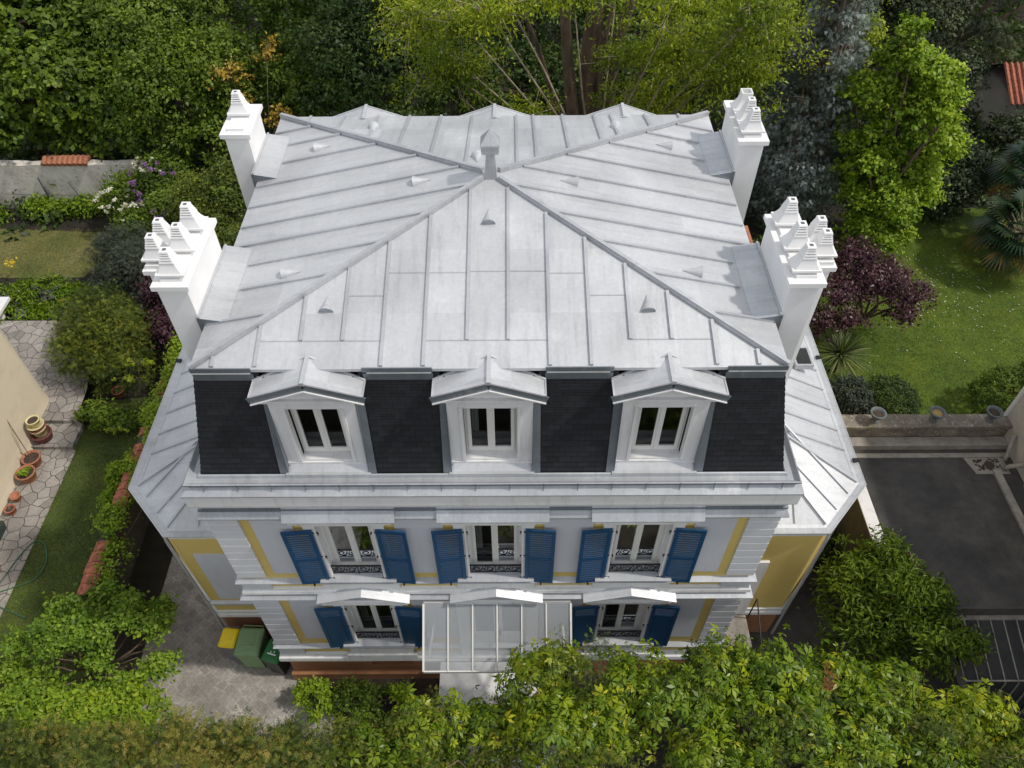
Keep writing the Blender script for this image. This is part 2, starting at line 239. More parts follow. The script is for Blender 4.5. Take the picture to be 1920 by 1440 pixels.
def tag(o, label=None, cat=None, group=None, kind=None):
    if label: o['label'] = label
    if cat: o['category'] = cat
    if group: o['group'] = group
    if kind: o['kind'] = kind
    return o
def empty(name, loc, label, cat, group=None, rz=0):
    o = bpy.data.objects.new(name, None); C.objects.link(o); o.location = loc; o.rotation_euler = (0, 0, rz); o.empty_display_size = .3
    return tag(o, label, cat, group)
def copy_tree(o, parent=None):
    c = o.copy(); C.objects.link(c); c.parent = parent
    for ch in list(o.children): copy_tree(ch, c)
    return c
def at(parent, *mbs): pass
def struct(name, mb, m): return tag(mb.build(name, m), kind='structure')
# ---------------------------------------------------------------- ground
def sheet(name, pts, z, m, sub=None):
    mb = MB(); mb.quad(*[(x, y, z) for x, y in pts]); return struct(name, mb, m)
sheet("ground", [(-120, -60), (120, -60), (120, 160), (-120, 160)], 0, "earth")
sheet("lawn", [(8.6, 5.6), (26, 5.6), (24, 17.5), (19.5, 19), (14.5, 18), (10.5, 15), (9.2, 11)], .008, "grass_right")
sheet("lawn", [(-22, 14.9), (-15.6, 14.9), (-14.6, 17.5), (-22, 18.0)], .008, "grass_left")
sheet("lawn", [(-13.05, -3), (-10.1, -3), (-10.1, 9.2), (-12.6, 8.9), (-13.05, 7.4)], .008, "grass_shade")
mb = MB(); mb.quad((-17.6, 9.2, .3), (-13.3, 9.2, .3), (-14.4, 12.3, .3), (-17.6, 12.3, .3)); mb.quad((-17.6, 8.0, .3), (-13.2, 8.0, .3), (-13.3, 9.2, .3), (-17.6, 9.2, .3))
mb.box(-14.5, 7.85, -.1, -13.1, 8.0, .302); mb.box(-14.5, 6.95, -.1, -13.02, 7.849, .15); mb.quad((-14.5, 7.0, .154), (-13.05, 7.0, .154), (-13.05, 7.84, .154), (-14.5, 7.84, .154))
struct("path", mb, "crazy_paving")
mb = MB(); mb.quad((-14.5, -6, .02), (-13.02, -6, .02), (-13.02, 6.95, .02), (-14.5, 6.95, .02)); mb.box(-13.02, -6, -.05, -12.95, 6.9, .026); struct("path", mb, "crazy_paving")
sheet("patio", [(-8.9, -4), (-3.9, -4), (-3.9, -.02), (-6.6, .98), (-6.6, 4), (-9.0, 4.2)], .012, "setts")
sheet("passage", [(5, -.5), (8.7, -.5), (8.7, 9), (5, 9)], .012, "passage_concrete")
mb = MB(); mb.box(-4.9, -.6, -.05, -1.5, 0.3, .1); struct("flower_bed_soil", mb, "soil")
# ---------------------------------------------------------------- HOUSE
H0 = (0, 4.08, 0)
house = empty("house", H0, "grand villa with silver zinc hipped roof, black slate mansard, white quoins and yellow walls", "house")
def hb(mb, name, mats, parent=None, smooth=False):
    if parent is None: return mb.build(name, mats, house, None, smooth, H0)
    return mb.build(name, mats, parent, None, smooth, H0)
WX = (-2.67, 0.0, 2.67)
UZ, LZ = (5.2, 7.12), (2.15, 4.06)
OW = .5
def front_wall(holes, x0, x1, z0, z1, y, depth):
    mb = MB(); xs = sorted({x0, x1, *[h[0] for h in holes], *[h[1] for h in holes]}); zs = sorted({z0, z1, *[h[2] for h in holes], *[h[3] for h in holes]})
    for i in range(len(xs)-1):
        for j in range(len(zs)-1):
            cx, cz = (xs[i]+xs[i+1])/2, (zs[j]+zs[j+1])/2
            if any(h[0] < cx < h[1] and h[2] < cz < h[3] for h in holes): continue
            mb.quad((xs[i], y, zs[j]), (xs[i+1], y, zs[j]), (xs[i+1], y, zs[j+1]), (xs[i], y, zs[j+1]))
    return mb
holes = [(x-OW, x+OW, *UZ) for x in WX]+[(x-OW, x+OW, *LZ) for x in (WX[0], WX[2])]+[(-.62, .62, 1.25, LZ[1])]
mb = front_wall(holes, -5, 5, 1.2, 8.0, 0, .3)
mb.quad((-5, 0, 1.2), (-5, 8.16, 1.2), (-5, 8.16, 8.0), (-5, 0, 8.0)); mb.quad((5, 0, 1.2), (5, 8.16, 1.2), (5, 8.16, 8.0), (5, 0, 8.0)); mb.quad((-5, 8.16, 1.2), (5, 8.16, 1.2), (5, 8.16, 8.0), (-5, 8.16, 8.0))
hb(mb, "wall", "yellow_render")
# plinth with a basement vent
mb = MB(); mb.box(-4.98, .02, -.1, -3.05, .3, 1.2); mb.box(-2.05, .02, -.1, 4.98, .3, 1.2); mb.box(-3.05, .02, -.1, -2.05, .3, .62); mb.box(-3.05, .02, .98, -2.05, .3, 1.2)
mb.quad((-3.05, .3, .62), (-2.05, .3, .62), (-2.05, .2, .98), (-3.05, .2, .98)); mb.box(-4.98, .3, -.1, 4.98, 8.1, 1.19); mb.box(-5.02, -.10, -.1, -1.4, .02, .38)
hb(mb, "plinth", "plinth_render")
mb = MB(); mb.box(-3.0, .26, .8, -2.1, .28, .97); hb(mb, "basement_grille", "iron")
# render panels
def panel(x0, x1, z0, z1, y0=0, d=.025): mb = MB(); mb.box(x0, y0-d, z0, x1, y0-.0005, z1); hb(mb, "render_panel", "panel_render")
pans = [(-4.29, WX[0]-.9), (WX[0]+.9, -.9), (.9, WX[2]-.9), (WX[2]+.9, 4.29)]
for x0, x1 in pans: panel(x0, x1, 5.34, 7.28); panel(x0, x1, 2.3, 4.22)
# quoins
def quoin(x0, x1, z0, z1, n):
    h = (z1-z0)/n
    for i in range(n):
        a = z0+i*h; b_ = a+h; g = .014; d = .045
        for (ya, yb, za, zb) in ((0, -d, a+g, b_-g),): pass
        pr = [(-.001, a), (-.012, a), (-d, a+g*1.3), (-d, b_-g*1.3), (-.012, b_), (-.001, b_)]
        mb.loft([[(x0, y, z) for y, z in pr], [(x1, y, z) for y, z in pr]])
for s in (-1, 1):
    mb = MB(); quoin(*sorted((s*4.48, s*5.02)), 5.2, 7.44, 9); quoin(*sorted((s*4.48, s*5.02)), 2.02, 4.42, 9)
    mb.box(s*4.46, -.055, 4.74, s*5.03, -.001, 5.02); mb.box(s*4.46, -.055, 1.5, s*5.03, -.001, 1.86)
    mb.box(s*5.001, .001, 1.45, s*5.03, .5, 7.43)
    hb(mb, "quoin", "quoin_render")
def ring(mb, prof, x=5.0, y0=0.0, y1=8.16):       # profile of (outset, z) mitred round the block
    rings = []
    for sx, sy in ((-1, -1), (1, -1), (1, 1), (-1, 1)):
        rings.append([(sx*(x+o), (y0-o) if sy < 0 else (y1+o), z) for o, z in prof])
    n = len(prof); vs = [p for r in rings for p in r]; fs = []
    for i in range(4):
        for j in range(n-1):
            k = (i+1) % 4; fs.append((i*n+j, k*n+j, k*n+j+1, i*n+j+1))
    mb.add(vs, fs)
# mouldings
mb = MB(); ring(mb, [(.0, 1.17), (.10, 1.18), (.11, 1.26), (.10, 1.36), (.06, 1.38), (.05, 1.48), (.0, 1.52)])
for x in (WX[0], WX[2]): mb.box(x-.80, -.125, 1.40, x+.80, -.051, 1.58); mb.box(x-.72, -.085, 1.585, x+.72, -.001, 2.02)
hb(mb, "base_moulding", "white_paint")
def course(z, name, proj=.11, br=None):
    mb = MB(); ring(mb, [(.0, z-.10), (proj-.02, z-.07), (proj-.01, z)]); hb(mb, name, "white_paint")
    mb = MB(); ring(mb, [(proj-.01, z-.012), (proj+.012, z-.012), (proj+.012, z+.006), (.0, z+.055)]); hb(mb, name+"_cover", "zinc_cover")
course(1.93, "string_course", .095); course(4.46, "string_course", .15); course(5.06, "string_course", .10)
mb = MB(); ring(mb, [(.0, 4.56), (.09, 4.58), (.08, 4.66), (.05, 4.69), (.05, 4.74), (0, 4.76)])
for x in WX: mb.box(x-.76, -.07, 4.765, x+.76, -.001, 5.12)
hb(mb, "string_moulding", "white_paint")
# frieze and cornice
mb = MB(); ring(mb, [(.0, 7.38), (.07, 7.40), (.08, 7.45)]); hb(mb, "frieze_moulding", "white_paint")
mb = MB(); ring(mb, [(.08, 7.438), (.115, 7.438), (.115, 7.46), (.0, 7.63)])
for x in WX:
    mb.prism([(x-.97, -.2, 7.44), (x+.97, -.2, 7.44), (x+.97, -.2, 7.462), (x-.97, -.2, 7.462)], (0, .08, .0))
    mb.add([(x-.97, -.2, 7.462), (x+.97, -.2, 7.462), (x+.97, -.0, 7.70), (x-.97, -.0, 7.70), (x-.97, -.0, 7.44), (x+.97, 0, 7.44)], [(0, 1, 2, 3), (0, 3, 4), (1, 5, 2)])
hb(mb, "frieze_cover", "zinc_cover")
mb = MB()
for x in WX: mb.box(x-.9, -.17, 7.355, x+.9, -.001, 7.438); mb.box(x-.82, -.12, 7.29, x+.82, -.001, 7.354); mb.box(x-.74, -.055, 7.125, x+.74, -.001, 7.289)
hb(mb, "window_hood", "white_paint")
mb = MB(); ring(mb, [(.0, 7.64), (.04, 7.72), (.05, 7.80), (.12, 7.86), (.13, 7.9), (.13, 8.2)]); hb(mb, "cornice", "white_paint")
mb = MB(); ring(mb, [(.13, 8.195), (.152, 8.195), (.152, 8.222), (.02, 8.31), (.02, 8.33), (.055, 8.385), (.068, 8.43), (.05, 8.445), (.035, 8.43), (-.02, 8.375), (-.11, 8.375), (-.13, 8.43), (-.15, 8.44), (-.17, 8.42)])
g = hb(mb, "gutter", "zinc_cover")
mb = MB(); ring(mb, [(.018, 8.312), (.024, 8.333), (.060, 8.388), (.074, 8.425)]); hb(mb, "gutter_shadow_strip", "zinc_dark", g)  # dark strip painted in for the shadow under the gutter lip
mb = MB(); ring(mb, [(.0, 7.625), (.055, 7.612), (.06, 7.655), (.0, 7.66)]); hb(mb, "cornice_shadow_strip", "zinc_dark", g)  # proud dark ring, a painted shadow line below the cornice
for i in range(18): x = -4.75+i*.56; mb = MB(); mb.tube([(x, -.068, 8.44), (x, -.074, 8.38), (x, -.065, 8.33), (x, -.09, 8.285)], .009, 5); hb(mb, "gutter_bracket", "zinc_dark", g)
for s in (-1, 1):
    for i in range(12): y = .4+i*.66; mb = MB(); mb.tube([(s*5.068, y, 8.44), (s*5.074, y, 8.38), (s*5.065, y, 8.33), (s*5.09, y, 8.285)], .009, 5); hb(mb, "gutter_bracket", "zinc_dark", g)
# mansard: overlapping slate courses
def mansard(side):
    mbs = []; n = 19
    for i in range(n):
        t0 = i/n; t1 = (i+1)/n; off = .008
        def pt(u, t, o):
            X = 4.82-.42*t+o; yf = .18+.386*t-o; yb = 7.98-.386*t+o; z = 8.43+2.12*t
            return {'f': (X*u, yf, z), 'b': (X*u, yb, z), 'l': (-X, yf+(yb-yf)*(u*.5+.5), z), 'r': (X, yf+(yb-yf)*(u*.5+.5), z)}[side]
        rnd = random.Random(i*7+ord(side)); o = off+rnd.uniform(-.002, .002)
        X = 4.82-.42*t0; sp = [-1, 1]
        if side in 'fb': sp = [-1]+[q for xc in (-2.70, 0, 2.68) for q in ((xc-.74)/X, (xc+.74)/X)]+[1]
        for q, (u0, u1) in enumerate(zip(sp[::2], sp[1::2])):
            while len(mbs) <= q: mbs.append(MB())
            mb = mbs[q]; mb.quad(pt(u0, t0, o), pt(u1, t0, o), pt(u1, t1, 0), pt(u0, t1, 0)); mb.quad(pt(u0, t0, 0), pt(u1, t0, 0), pt(u1, t0, o), pt(u0, t0, o))
    for mb in mbs: hb(mb, "mansard_slope", "slate_front" if side in 'fb' else "slate_side")
for s in 'fblr': mansard(s)
# ---- dormers
def dormer(xc, flip=False):
    def Y(y): return 8.16-y if flip else y
    f = .30; a = MB()
    # cheeks and front frame
    zb, zt = 8.50, 10.14
    for s in (-1, 1):
        a.box(xc+s*.42, Y(f), zb+.10, xc+s*.66, Y(f+.10), zt)
        a.box(xc+s*.60, Y(f+.10), zb, xc+s*.66, Y(.62), zt)
        a.box(xc+s*.42, Y(f-.03), zb+.12, xc+s*.47, Y(f), 9.98)
    a.box(xc-.42, Y(f), 9.94, xc+.42, Y(f+.10), zt); a.box(xc-.66, Y(f-.03), zb, xc+.66, Y(f+.10), zb+.10)
    a.box(xc-.42, Y(f+.001), zb+.10, xc+.42, Y(f+.25), zb+.14)
    a.box(xc-.76, Y(f-.06), zt, xc+.76, Y(f+.1), zt+.05)
    # pediment
    a.prism([(xc-.74, Y(f-.0), zt+.05), (xc+.74, Y(f-.0), zt+.05), (xc+.74, Y(f-.0), zt+.12), (xc, Y(f-.0), zt+.40), (xc-.74, Y(f-.0), zt+.12)], (0, (-.1 if flip else .1), 0))
    for s in (-1, 1): a.bar((xc+s*.80, Y(f-.05), zt+.04), (xc, Y(f-.05), zt+.325), .05, .03, (0, 0, 1))
    d = hb(a, "dormer", "white_paint")
    # flashing on the slates
    m2 = MB()
    def slope(x, z, o=.02): t = (z-8.43)/2.12; return (x, Y(.18+.386*t-o), z)
    for s in (-1, 1):
        m2 = MB(); m2.add([slope(xc+s*.66, 8.44, .025), slope(xc+s*.80, 8.44, .025), slope(xc+s*.77, 10.45, .025), slope(xc+s*.66, 10.45, .025), (xc+s*.662, Y(f+.02), 8.44), (xc+s*.662, Y(f+.02), 10.2)], [(0, 1, 2, 3), (4, 0, 3, 5)])
        m2.quad((xc+s*.664, Y(f+.02), 8.5), (xc+s*.664, Y(.60), 8.5), (xc+s*.664, Y(.60), 10.2), (xc+s*.664, Y(f+.02), 10.2)); hb(m2, "flashing", "zinc_dark", d)
    m2 = MB(); m2.box(xc-.70, Y(.12), 8.40, xc+.70, Y(.34), 8.46); m2.add([(xc-.62, Y(.17), 8.461), (xc+.62, Y(.17), 8.461), (xc+.62, Y(f-.02), 8.56), (xc-.62, Y(f-.02), 8.56), (xc-.72, Y(.19), 8.461), (xc+.72, Y(.19), 8.461)], [(0, 1, 2, 3), (0, 3, 4), (1, 5, 2)])
    hb(m2, "apron", "zinc", d)
    # zinc gable
    rz, ez, y0, y1 = 10.655, 10.36, .17, .74
    m2 = MB(); th = .03
    for s in (-1, 1):
        m2.loft([[(xc, Y(y0), rz), (xc+s*.845, Y(y0), ez), (xc+s*.845, Y(y0), ez-th), (xc, Y(y0), rz-th)], [(xc, Y(y1), rz+.005), (xc+s*.845, Y(.50), ez+.0), (xc+s*.845, Y(.50), ez-th), (xc, Y(y1), rz-th)]])
        m2.bar((xc+s*.84, Y(y0), ez-.004), (xc+s*.84, Y(.50), ez-.004), .022, .022)
        m2.bar((xc+s*.84, Y(.495), ez+.004), (xc, Y(y1-.02), rz+.004), .03, .03); m2.bar((xc+s*.84, Y(y0+.02), ez-.002), (xc, Y(y0+.02), rz-.002), .03, .016)
    m2.bar((xc, Y(y0), rz-.002), (xc, Y(y1), rz+.008), .06, .03)
    rf = hb(m2, "dormer_roof", "zinc", d)
    m2 = MB()
    for s in (-1, 1): m2.bar((xc+s*.845, Y(y0+.004), ez-.135), (xc, Y(y0+.004), rz-.135), .014, .123)
    hb(m2, "fascia", "zinc_dark", rf)
    m2 = MB()
    for s in (-1, 1): m2.bar((xc+s*.84, Y(y0-.010), ez-.155), (xc, Y(y0-.010), rz-.155), .03, .018)
    hb(m2, "drip_edge", "white_paint", rf)
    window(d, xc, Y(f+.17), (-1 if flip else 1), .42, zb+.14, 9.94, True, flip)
    return d
def window(par, xc, y, s, hw, z0, z1, two, bare=False):
    m = MB(); t = .045; fr = .055; y1 = y+s*.05
    for sg in (-1, 1): m.box(xc+sg*hw, y, z0, xc+sg*(hw-t), y1, z1)
    m.box(xc-hw+t, y, z1-t, xc+hw-t, y1, z1); m.box(xc-hw+t, y, z0, xc+hw-t, y1, z0+t)
    for sg in (-1, 1):
        a, b_ = xc+sg*(hw-t), xc+sg*.004
        m.box(a, y-s*.02, z0+t, a-sg*fr, y+s*.03, z1-t); m.box(b_, y-s*.02, z0+t, b_+sg*fr, y+s*.03, z1-t)
        m.box(a-sg*fr, y-s*.02, z1-t-fr, b_+sg*fr, y+s*.03, z1-t); m.box(a-sg*fr, y-s*.02, z0+t, b_+sg*fr, y+s*.03, z0+t+fr*1.5)
    m.box(xc-.018, y-s*.035, z0+t, xc+.018, y-s*.02, z1-t)
    fo = hb(m, "window_frame", "frame_paint", par)
    for sg in (-1, 1):
        m = MB(); a, b_ = xc+sg*(hw-t-fr), xc+sg*(.004+fr); m.quad((a, y+s*.006, z0+t+fr*1.4), (b_, y+s*.006, z0+t+fr*1.4), (b_, y+s*.006, z1-t-fr), (a, y+s*.006, z1-t-fr)); hb(m, "window_pane", "glass", par)
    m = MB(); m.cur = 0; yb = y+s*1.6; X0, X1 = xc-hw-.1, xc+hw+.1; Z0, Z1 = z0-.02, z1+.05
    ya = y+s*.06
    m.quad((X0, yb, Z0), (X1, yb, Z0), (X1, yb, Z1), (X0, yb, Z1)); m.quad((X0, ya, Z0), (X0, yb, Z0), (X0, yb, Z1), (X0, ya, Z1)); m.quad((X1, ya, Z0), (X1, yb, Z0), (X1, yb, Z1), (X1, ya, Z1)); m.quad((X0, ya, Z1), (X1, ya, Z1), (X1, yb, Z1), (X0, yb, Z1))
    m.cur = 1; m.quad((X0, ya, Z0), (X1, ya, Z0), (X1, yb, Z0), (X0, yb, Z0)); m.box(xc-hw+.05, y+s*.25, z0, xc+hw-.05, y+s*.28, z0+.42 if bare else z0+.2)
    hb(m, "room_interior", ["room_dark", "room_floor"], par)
    if not bare and (abs(xc) < .1 or z0 < 3):
        m = MB()
        for sg, w2 in ((-1, .16), (1, .07)):
            for k in range(6): a = xc+sg*(hw-.05-w2*k/6); m.quad((a, yb-1.35*s+.02*(k % 2), z0), (a-sg*w2/6, yb-1.35*s+.02*((k+1) % 2), z0), (a-sg*w2/6, yb-1.35*s+.02*((k+1) % 2), z1), (a, yb-1.35*s+.02*(k % 2), z1))
        hb(m, "curtain", "curtain", par)
    return fo
for x in (-2.70, 0, 2.68): dormer(x)
for x in (-2.70, 0, 2.68): dormer(x, True)
# ---- facade windows
def spiral(cx, cz, r0, turns, a0, sgn, y, n=14):
    return [(cx+(r0*(1-.75*i/n))*math.cos(a0+sgn*turns*2*math.pi*i/n), y, cz+(r0*(1-.75*i/n))*math.sin(a0+sgn*turns*2*math.pi*i/n)) for i in range(n+1)]
def facade_window(xc, z0, z1, lower):
    a = MB(); d = .05
    for s in (-1, 1):
        a.box(xc+s*.5, -d, z0+.03, xc+s*.72, -.001, z1); a.box(xc+s*.5, -.001, z0, xc+s*.515, .26, z1); a.box(xc+s*.46, .16, z0, xc+s*.5, .26, z1)
        a.box(xc+s*.5, -d-.015, z0+.03, xc+s*.535, -d, z1)
    a.box(xc-.72, -d, z1+.001, xc+.72, -.001, z1+.12 if not lower else z1+.14); a.box(xc-.5, -.001, z1, xc+.5, .26, z1+.015)
    wn = hb(a, "window", "white_paint")
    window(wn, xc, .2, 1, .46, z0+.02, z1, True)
    m = MB(); hw = .80 if lower else .74
    m.add([(xc-hw, -.15, z0-.03), (xc+hw, -.15, z0-.03), (xc+hw, -.15, z0-.005), (xc-hw, -.15, z0-.005), (xc-hw, 0, z0+.02), (xc+hw, 0, z0+.02), (xc-.5, .2, z0+.03), (xc+.5, .2, z0+.03), (xc-.5, 0, z0+.02), (xc+.5, 0, z0+.02), (xc-hw, 0, z0-.03), (xc+hw, 0, z0-.03)],
          [(0, 1, 2, 3), (3, 2, 5, 9, 8, 4), (8, 9, 7, 6), (0, 3, 4, 10), (1, 11, 5, 2), (0, 10, 11, 1)])
    hb(m, "window_sill", "zinc_cover", wn)
    m = MB(); yr = .03; zb, zt = z0+.06, z0+.33
    m.box(xc-.5, yr-.012, zt-.02, xc+.5, yr+.018, zt); m.box(xc-.5, yr-.008, zb, xc+.5, yr+.008, zb+.014)
    for s in (-1, 1):
        for k in (0, 1):
            c = xc+s*(.13+k*.22); zc = (zb+zt)/2
            m.tube(spiral(c, zc+.0, .10, 1.2, 0 if s*(1-2*k) > 0 else math.pi, s*(1 if k else -1), yr), .0115, 4)
            m.tube([(c-.11, yr, zc-.10), (c-.06, yr, zc+.09), (c, yr, zc+.10)], .009, 4); m.tube([(c+.11, yr, zc+.10), (c+.06, yr, zc-.09), (c, yr, zc-.10)], .009, 4)
        m.tube(spiral(xc+s*.455, zc, .055, 1, 0, s, yr), .010, 4)
    for xx in (-.49, 0, .49): m.box(xc+xx-.008, yr-.008, zb-.04, xc+xx+.008, yr+.008, zt)
    hb(m, "railing", "iron", wn)
    for s in (-1, 1): shutter(wn, xc, s, z0-.12, z1-.1, lower)
    return wn
def shutter(par, xc, s, z0, z1, lower):
    h = z1-z0; wd = .545; th = .036; hx = xc+s*.565
    ang = R(4.5)*(1 if s < 0 else -1)
    m = MB(); st = .062
    sx = 1 if s > 0 else -1
    def B(a0, b0, c0, a1, b1, c1): m.box(sx*a0, b0, c0, sx*a1, b1, c1)
    B(0, -th, 0, st, 0, h); B(wd-st, -th, 0, wd, 0, h)
    B(st, -th+.002, 0, wd-st, 0, .075); B(st, -th+.002, h-.075, wd-st, 0, h)
    if lower:
        zm = h*.76; B(st, -th+.002, zm, wd-st, 0, zm+.05); m.cur = 1; B(st, -th+.010, .075, wd-st, -.006, zm); B(st+.03, -th+.004, .105, wd-st-.03, -th+.010, zm-.03); rngs = [(zm+.05, h-.075)]
    else:
        zm = h*.46; B(st, -th+.002, zm, wd-st, 0, zm+.05); rngs = [(.075, zm), (zm+.05, h-.075)]
    m.cur = 1
    for a, b_ in rngs:
        n = int((b_-a)/.074)
        for i in range(n):
            z = a+(i+.5)*(b_-a)/n
            x0, x1 = sorted((sx*st, sx*(wd-st)))
            m.loft([[(x0, -th+.003, z-.009), (x0, -th+.005, z-.002), (x0, -.004, z+.009), (x0, -.006, z+.002)], [(x1, -th+.003, z-.009), (x1, -th+.005, z-.002), (x1, -.004, z+.009), (x1, -.006, z+.002)]])
    o = m.build("shutter", ["blue_paint", "blue_slat"], par); o.location = (hx, -.055-H0[1], z0); o.rotation_euler = (0, 0, -ang*0+(ang if False else (R(-4.5) if s > 0 else R(4.5))))
    for k, z in enumerate((.12, h*.5, h-.12)):
        q = MB(); q.box(-sx*.10, -.012, z-.012, sx*.02, .004, z+.012); q.box(-sx*.10, -.03, z-.05, -sx*.085, .004, z+.012); q.build("hinge", "iron", o)
    q = MB(); q.box(sx*.30, -.03, -.05, sx*.33, .02, -.0); q.box(sx*.30, -.06, -.055, sx*.33, -.03, .02); q.build("shutter_hook", "iron", o)
for x in WX: facade_window(x, *UZ, False)
for x in (WX[0], WX[2]): facade_window(x, *LZ, True)
# entrance door in its white surround
a = MB(); 
for s in (-1, 1): a.box(s*.62, -.06, 1.3, s*.86, -.001, 4.06); a.box(s*.60, -.001, 1.25, s*.62, .25, 4.06)
a.box(-.86, -.06, 4.061, .86, -.001, 4.2)
for s in (-1, 1): a.box(s*.59, .18, 1.25, s*.02, .22, 4.05)
dr = hb(a, "entrance_door", "frame_paint")
m = MB(); m.box(-.5, .17, 2.2, -.1, .18, 3.7); m.box(.1, .17, 2.2, .5, .18, 3.7); hb(m, "door_glass", "room_dark", dr)
m = MB(); m.box(.02, .12, 2.1, .06, .18, 2.25); hb(m, "door_handle", "iron", dr)
# zinc gables over the ground floor windows
for x in WX:
    m = MB(); e, r_, y0 = 4.50, 4.79, -.26
    for s in (-1, 1): m.loft([[(x, y0, r_), (x+s*.93, y0, e), (x+s*.93, y0, e-.025), (x, y0, r_-.025)], [(x, .0, r_+.06), (x+s*.93, .0, e+.06), (x+s*.93, .0, e-.025), (x, .0, r_-.025)]])
    g = hb(m, "pediment", "zinc")
    m = MB(); m.prism([(x-.9, -.13, e-.17), (x+.9, -.13, e-.17), (x+.9, -.13, e-.03), (x, -.13, r_-.03), (x-.9, -.13, e-.03)], (0, .129, 0)); m.box(x-.86, -.18, e-.24, x+.86, -.001, e-.171)
    m.box(x-.78, -.08, e-.30, x+.78, -.001, e-.241)
    for s in (-1, 1): m.bar((x+s*.92, y0+.05, e-.062), (x, y0+.05, r_-.062), .05, .035)
    hb(m, "tympanum", "white_paint", g)
# canopy over the entrance
A0, A1, YA, YB, ZA, ZB = -1.48, 1.50, -.16, -1.22, 4.30, 3.47
m = MB()
for i in range(6):
    x0 = A0+(A1-A0)*i/6+.014; x1 = A0+(A1-A0)*(i+1)/6-.014; m.loft([[(x0, YA, ZA), (x1, YA, ZA), (x1, YA, ZA+.012), (x0, YA, ZA+.012)], [(x0, YB, ZB), (x1, YB, ZB), (x1, YB, ZB+.012), (x0, YB, ZB+.012)]])
cn = hb(m, "entrance_canopy", "polycarbonate")
m = MB()
for i in range(7): x = A0+(A1-A0)*i/6; m.bar((x, YA, ZA-.01), (x, YB, ZB-.01), .026 if 0 < i < 6 else .04, .045)
m.box(A0, YB-.03, ZB-.05, A1, YB-.002, ZB+.02); m.box(A0, YA+.002, ZA-.05, A1, YA+.04, ZA+.03)
hb(m, "canopy_frame", "frame_paint", cn)
m = MB(); m.bar((A0, YB+.18, ZB+.06), (A1, YB+.18, ZB+.06), .05, .06)
for x in (A0+.1, 0, A1-.1): m.bar((x, -.02, 3.0), (x, YB+.15, ZB+.06), .04, .04)
hb(m, "canopy_support", "frame_paint", cn)
m = MB(); m.box(-1.36, -1.25, -.1, 1.36, -.12, 1.2)
for k in range(6): m.box(-1.36, -1.25-.28*(k+1), -.1, 1.36, -1.25-.28*k, 1.2-.18*(k+1))
hb(m, "entrance_steps", "white_paint")
# ---- main roof
E = [(-4.44, .52), (4.44, .52), (4.44, 7.64), (-4.44, 7.64)]; ZE = 10.60; AP = (0, 4.08, 11.56)
mb = MB(); mb.loft([[(x, y, ZE) for x, y in E], [(x*.004, 4.08+(y-4.08)*.004, 11.56) for x, y in E]]); mb.loft([[(x, y, ZE-.055) for x, y in E], [(x, y, ZE) for x, y in E]])
roof = hb(mb, "roof", "zinc")
sm = MB()
nf = Vector((0, -1.04, 3.56)).normalized(); ns_ = Vector((1, 0, 4.44/.96)).normalized()
def zf(y): return ZE+(y-.52)*.96/3.56
def zs(x): return ZE+(4.44-abs(x))*.96/4.44
front_x = [-4.1, -3.46, -2.83, -2.2, -1.6, -.97, -.33, .29, .91, 1.52, 2.13, 2.75, 3.38, 4.0]
for i, x in enumerate(front_x):
    yt = 4.08-3.56*(1-abs(x)/4.44)*1.0; yt = .52+3.56*(1-abs(x)/4.44)
    ye = .56
    if i in (2, 3, 6, 7, 10, 11): ye = .98
    sm = MB(); sm.bar((x, ye, zf(ye)), (x, yt-.07, zf(yt-.07)), .05, .04, (0, 0, 1)); hb(sm, 'standing_seam', 'zinc_seam', roof)
for x in [-3.8, -3.1, -2.4, -1.75, -1.1, -.45, .45, .8, 1.4, 2.05, 2.4, 3.1, 3.8]:
    yt = 4.08+3.56*abs(x)/4.44; sm = MB(); sm.bar((x, 7.6, zf(8.16-7.6)), (x, yt+.07, zf(8.16-yt-.07)), .05, .04); hb(sm, 'standing_seam', 'zinc_seam', roof)
for s in (-1, 1):
    for y in (6.95, 6.4, 5.77, 5.1, 4.46, 3.87, 3.32, 2.76, 2.16, 1.46):
        xe = 4.40
        if 5.2 < y < 6.8: xe = 4.02
        if 1.5 < y < 3.1: xe = 4.00
        xt = 4.44*abs(y-4.08)/3.56+.08; xt = max(xt, .12)
        sm = MB(); sm.bar((s*xe, y, zs(xe)), (s*xt, y, zs(xt)), .045, .04); hb(sm, 'standing_seam', 'zinc_seam', roof)
hp = MB()
for (x, y) in E:
    a = Vector((x*.995, 4.08+(y-4.08)*.995, ZE+.01)); b_ = Vector((0, 4.08, 11.56)); b_ = a+(b_-a)*.97
    hp.bar(a, b_, .085, .06)
    hp.bar(a, b_, .07, .018, (0, 0, 1), .06)
hb(hp, "hip_capping", "zinc_seam", roof)
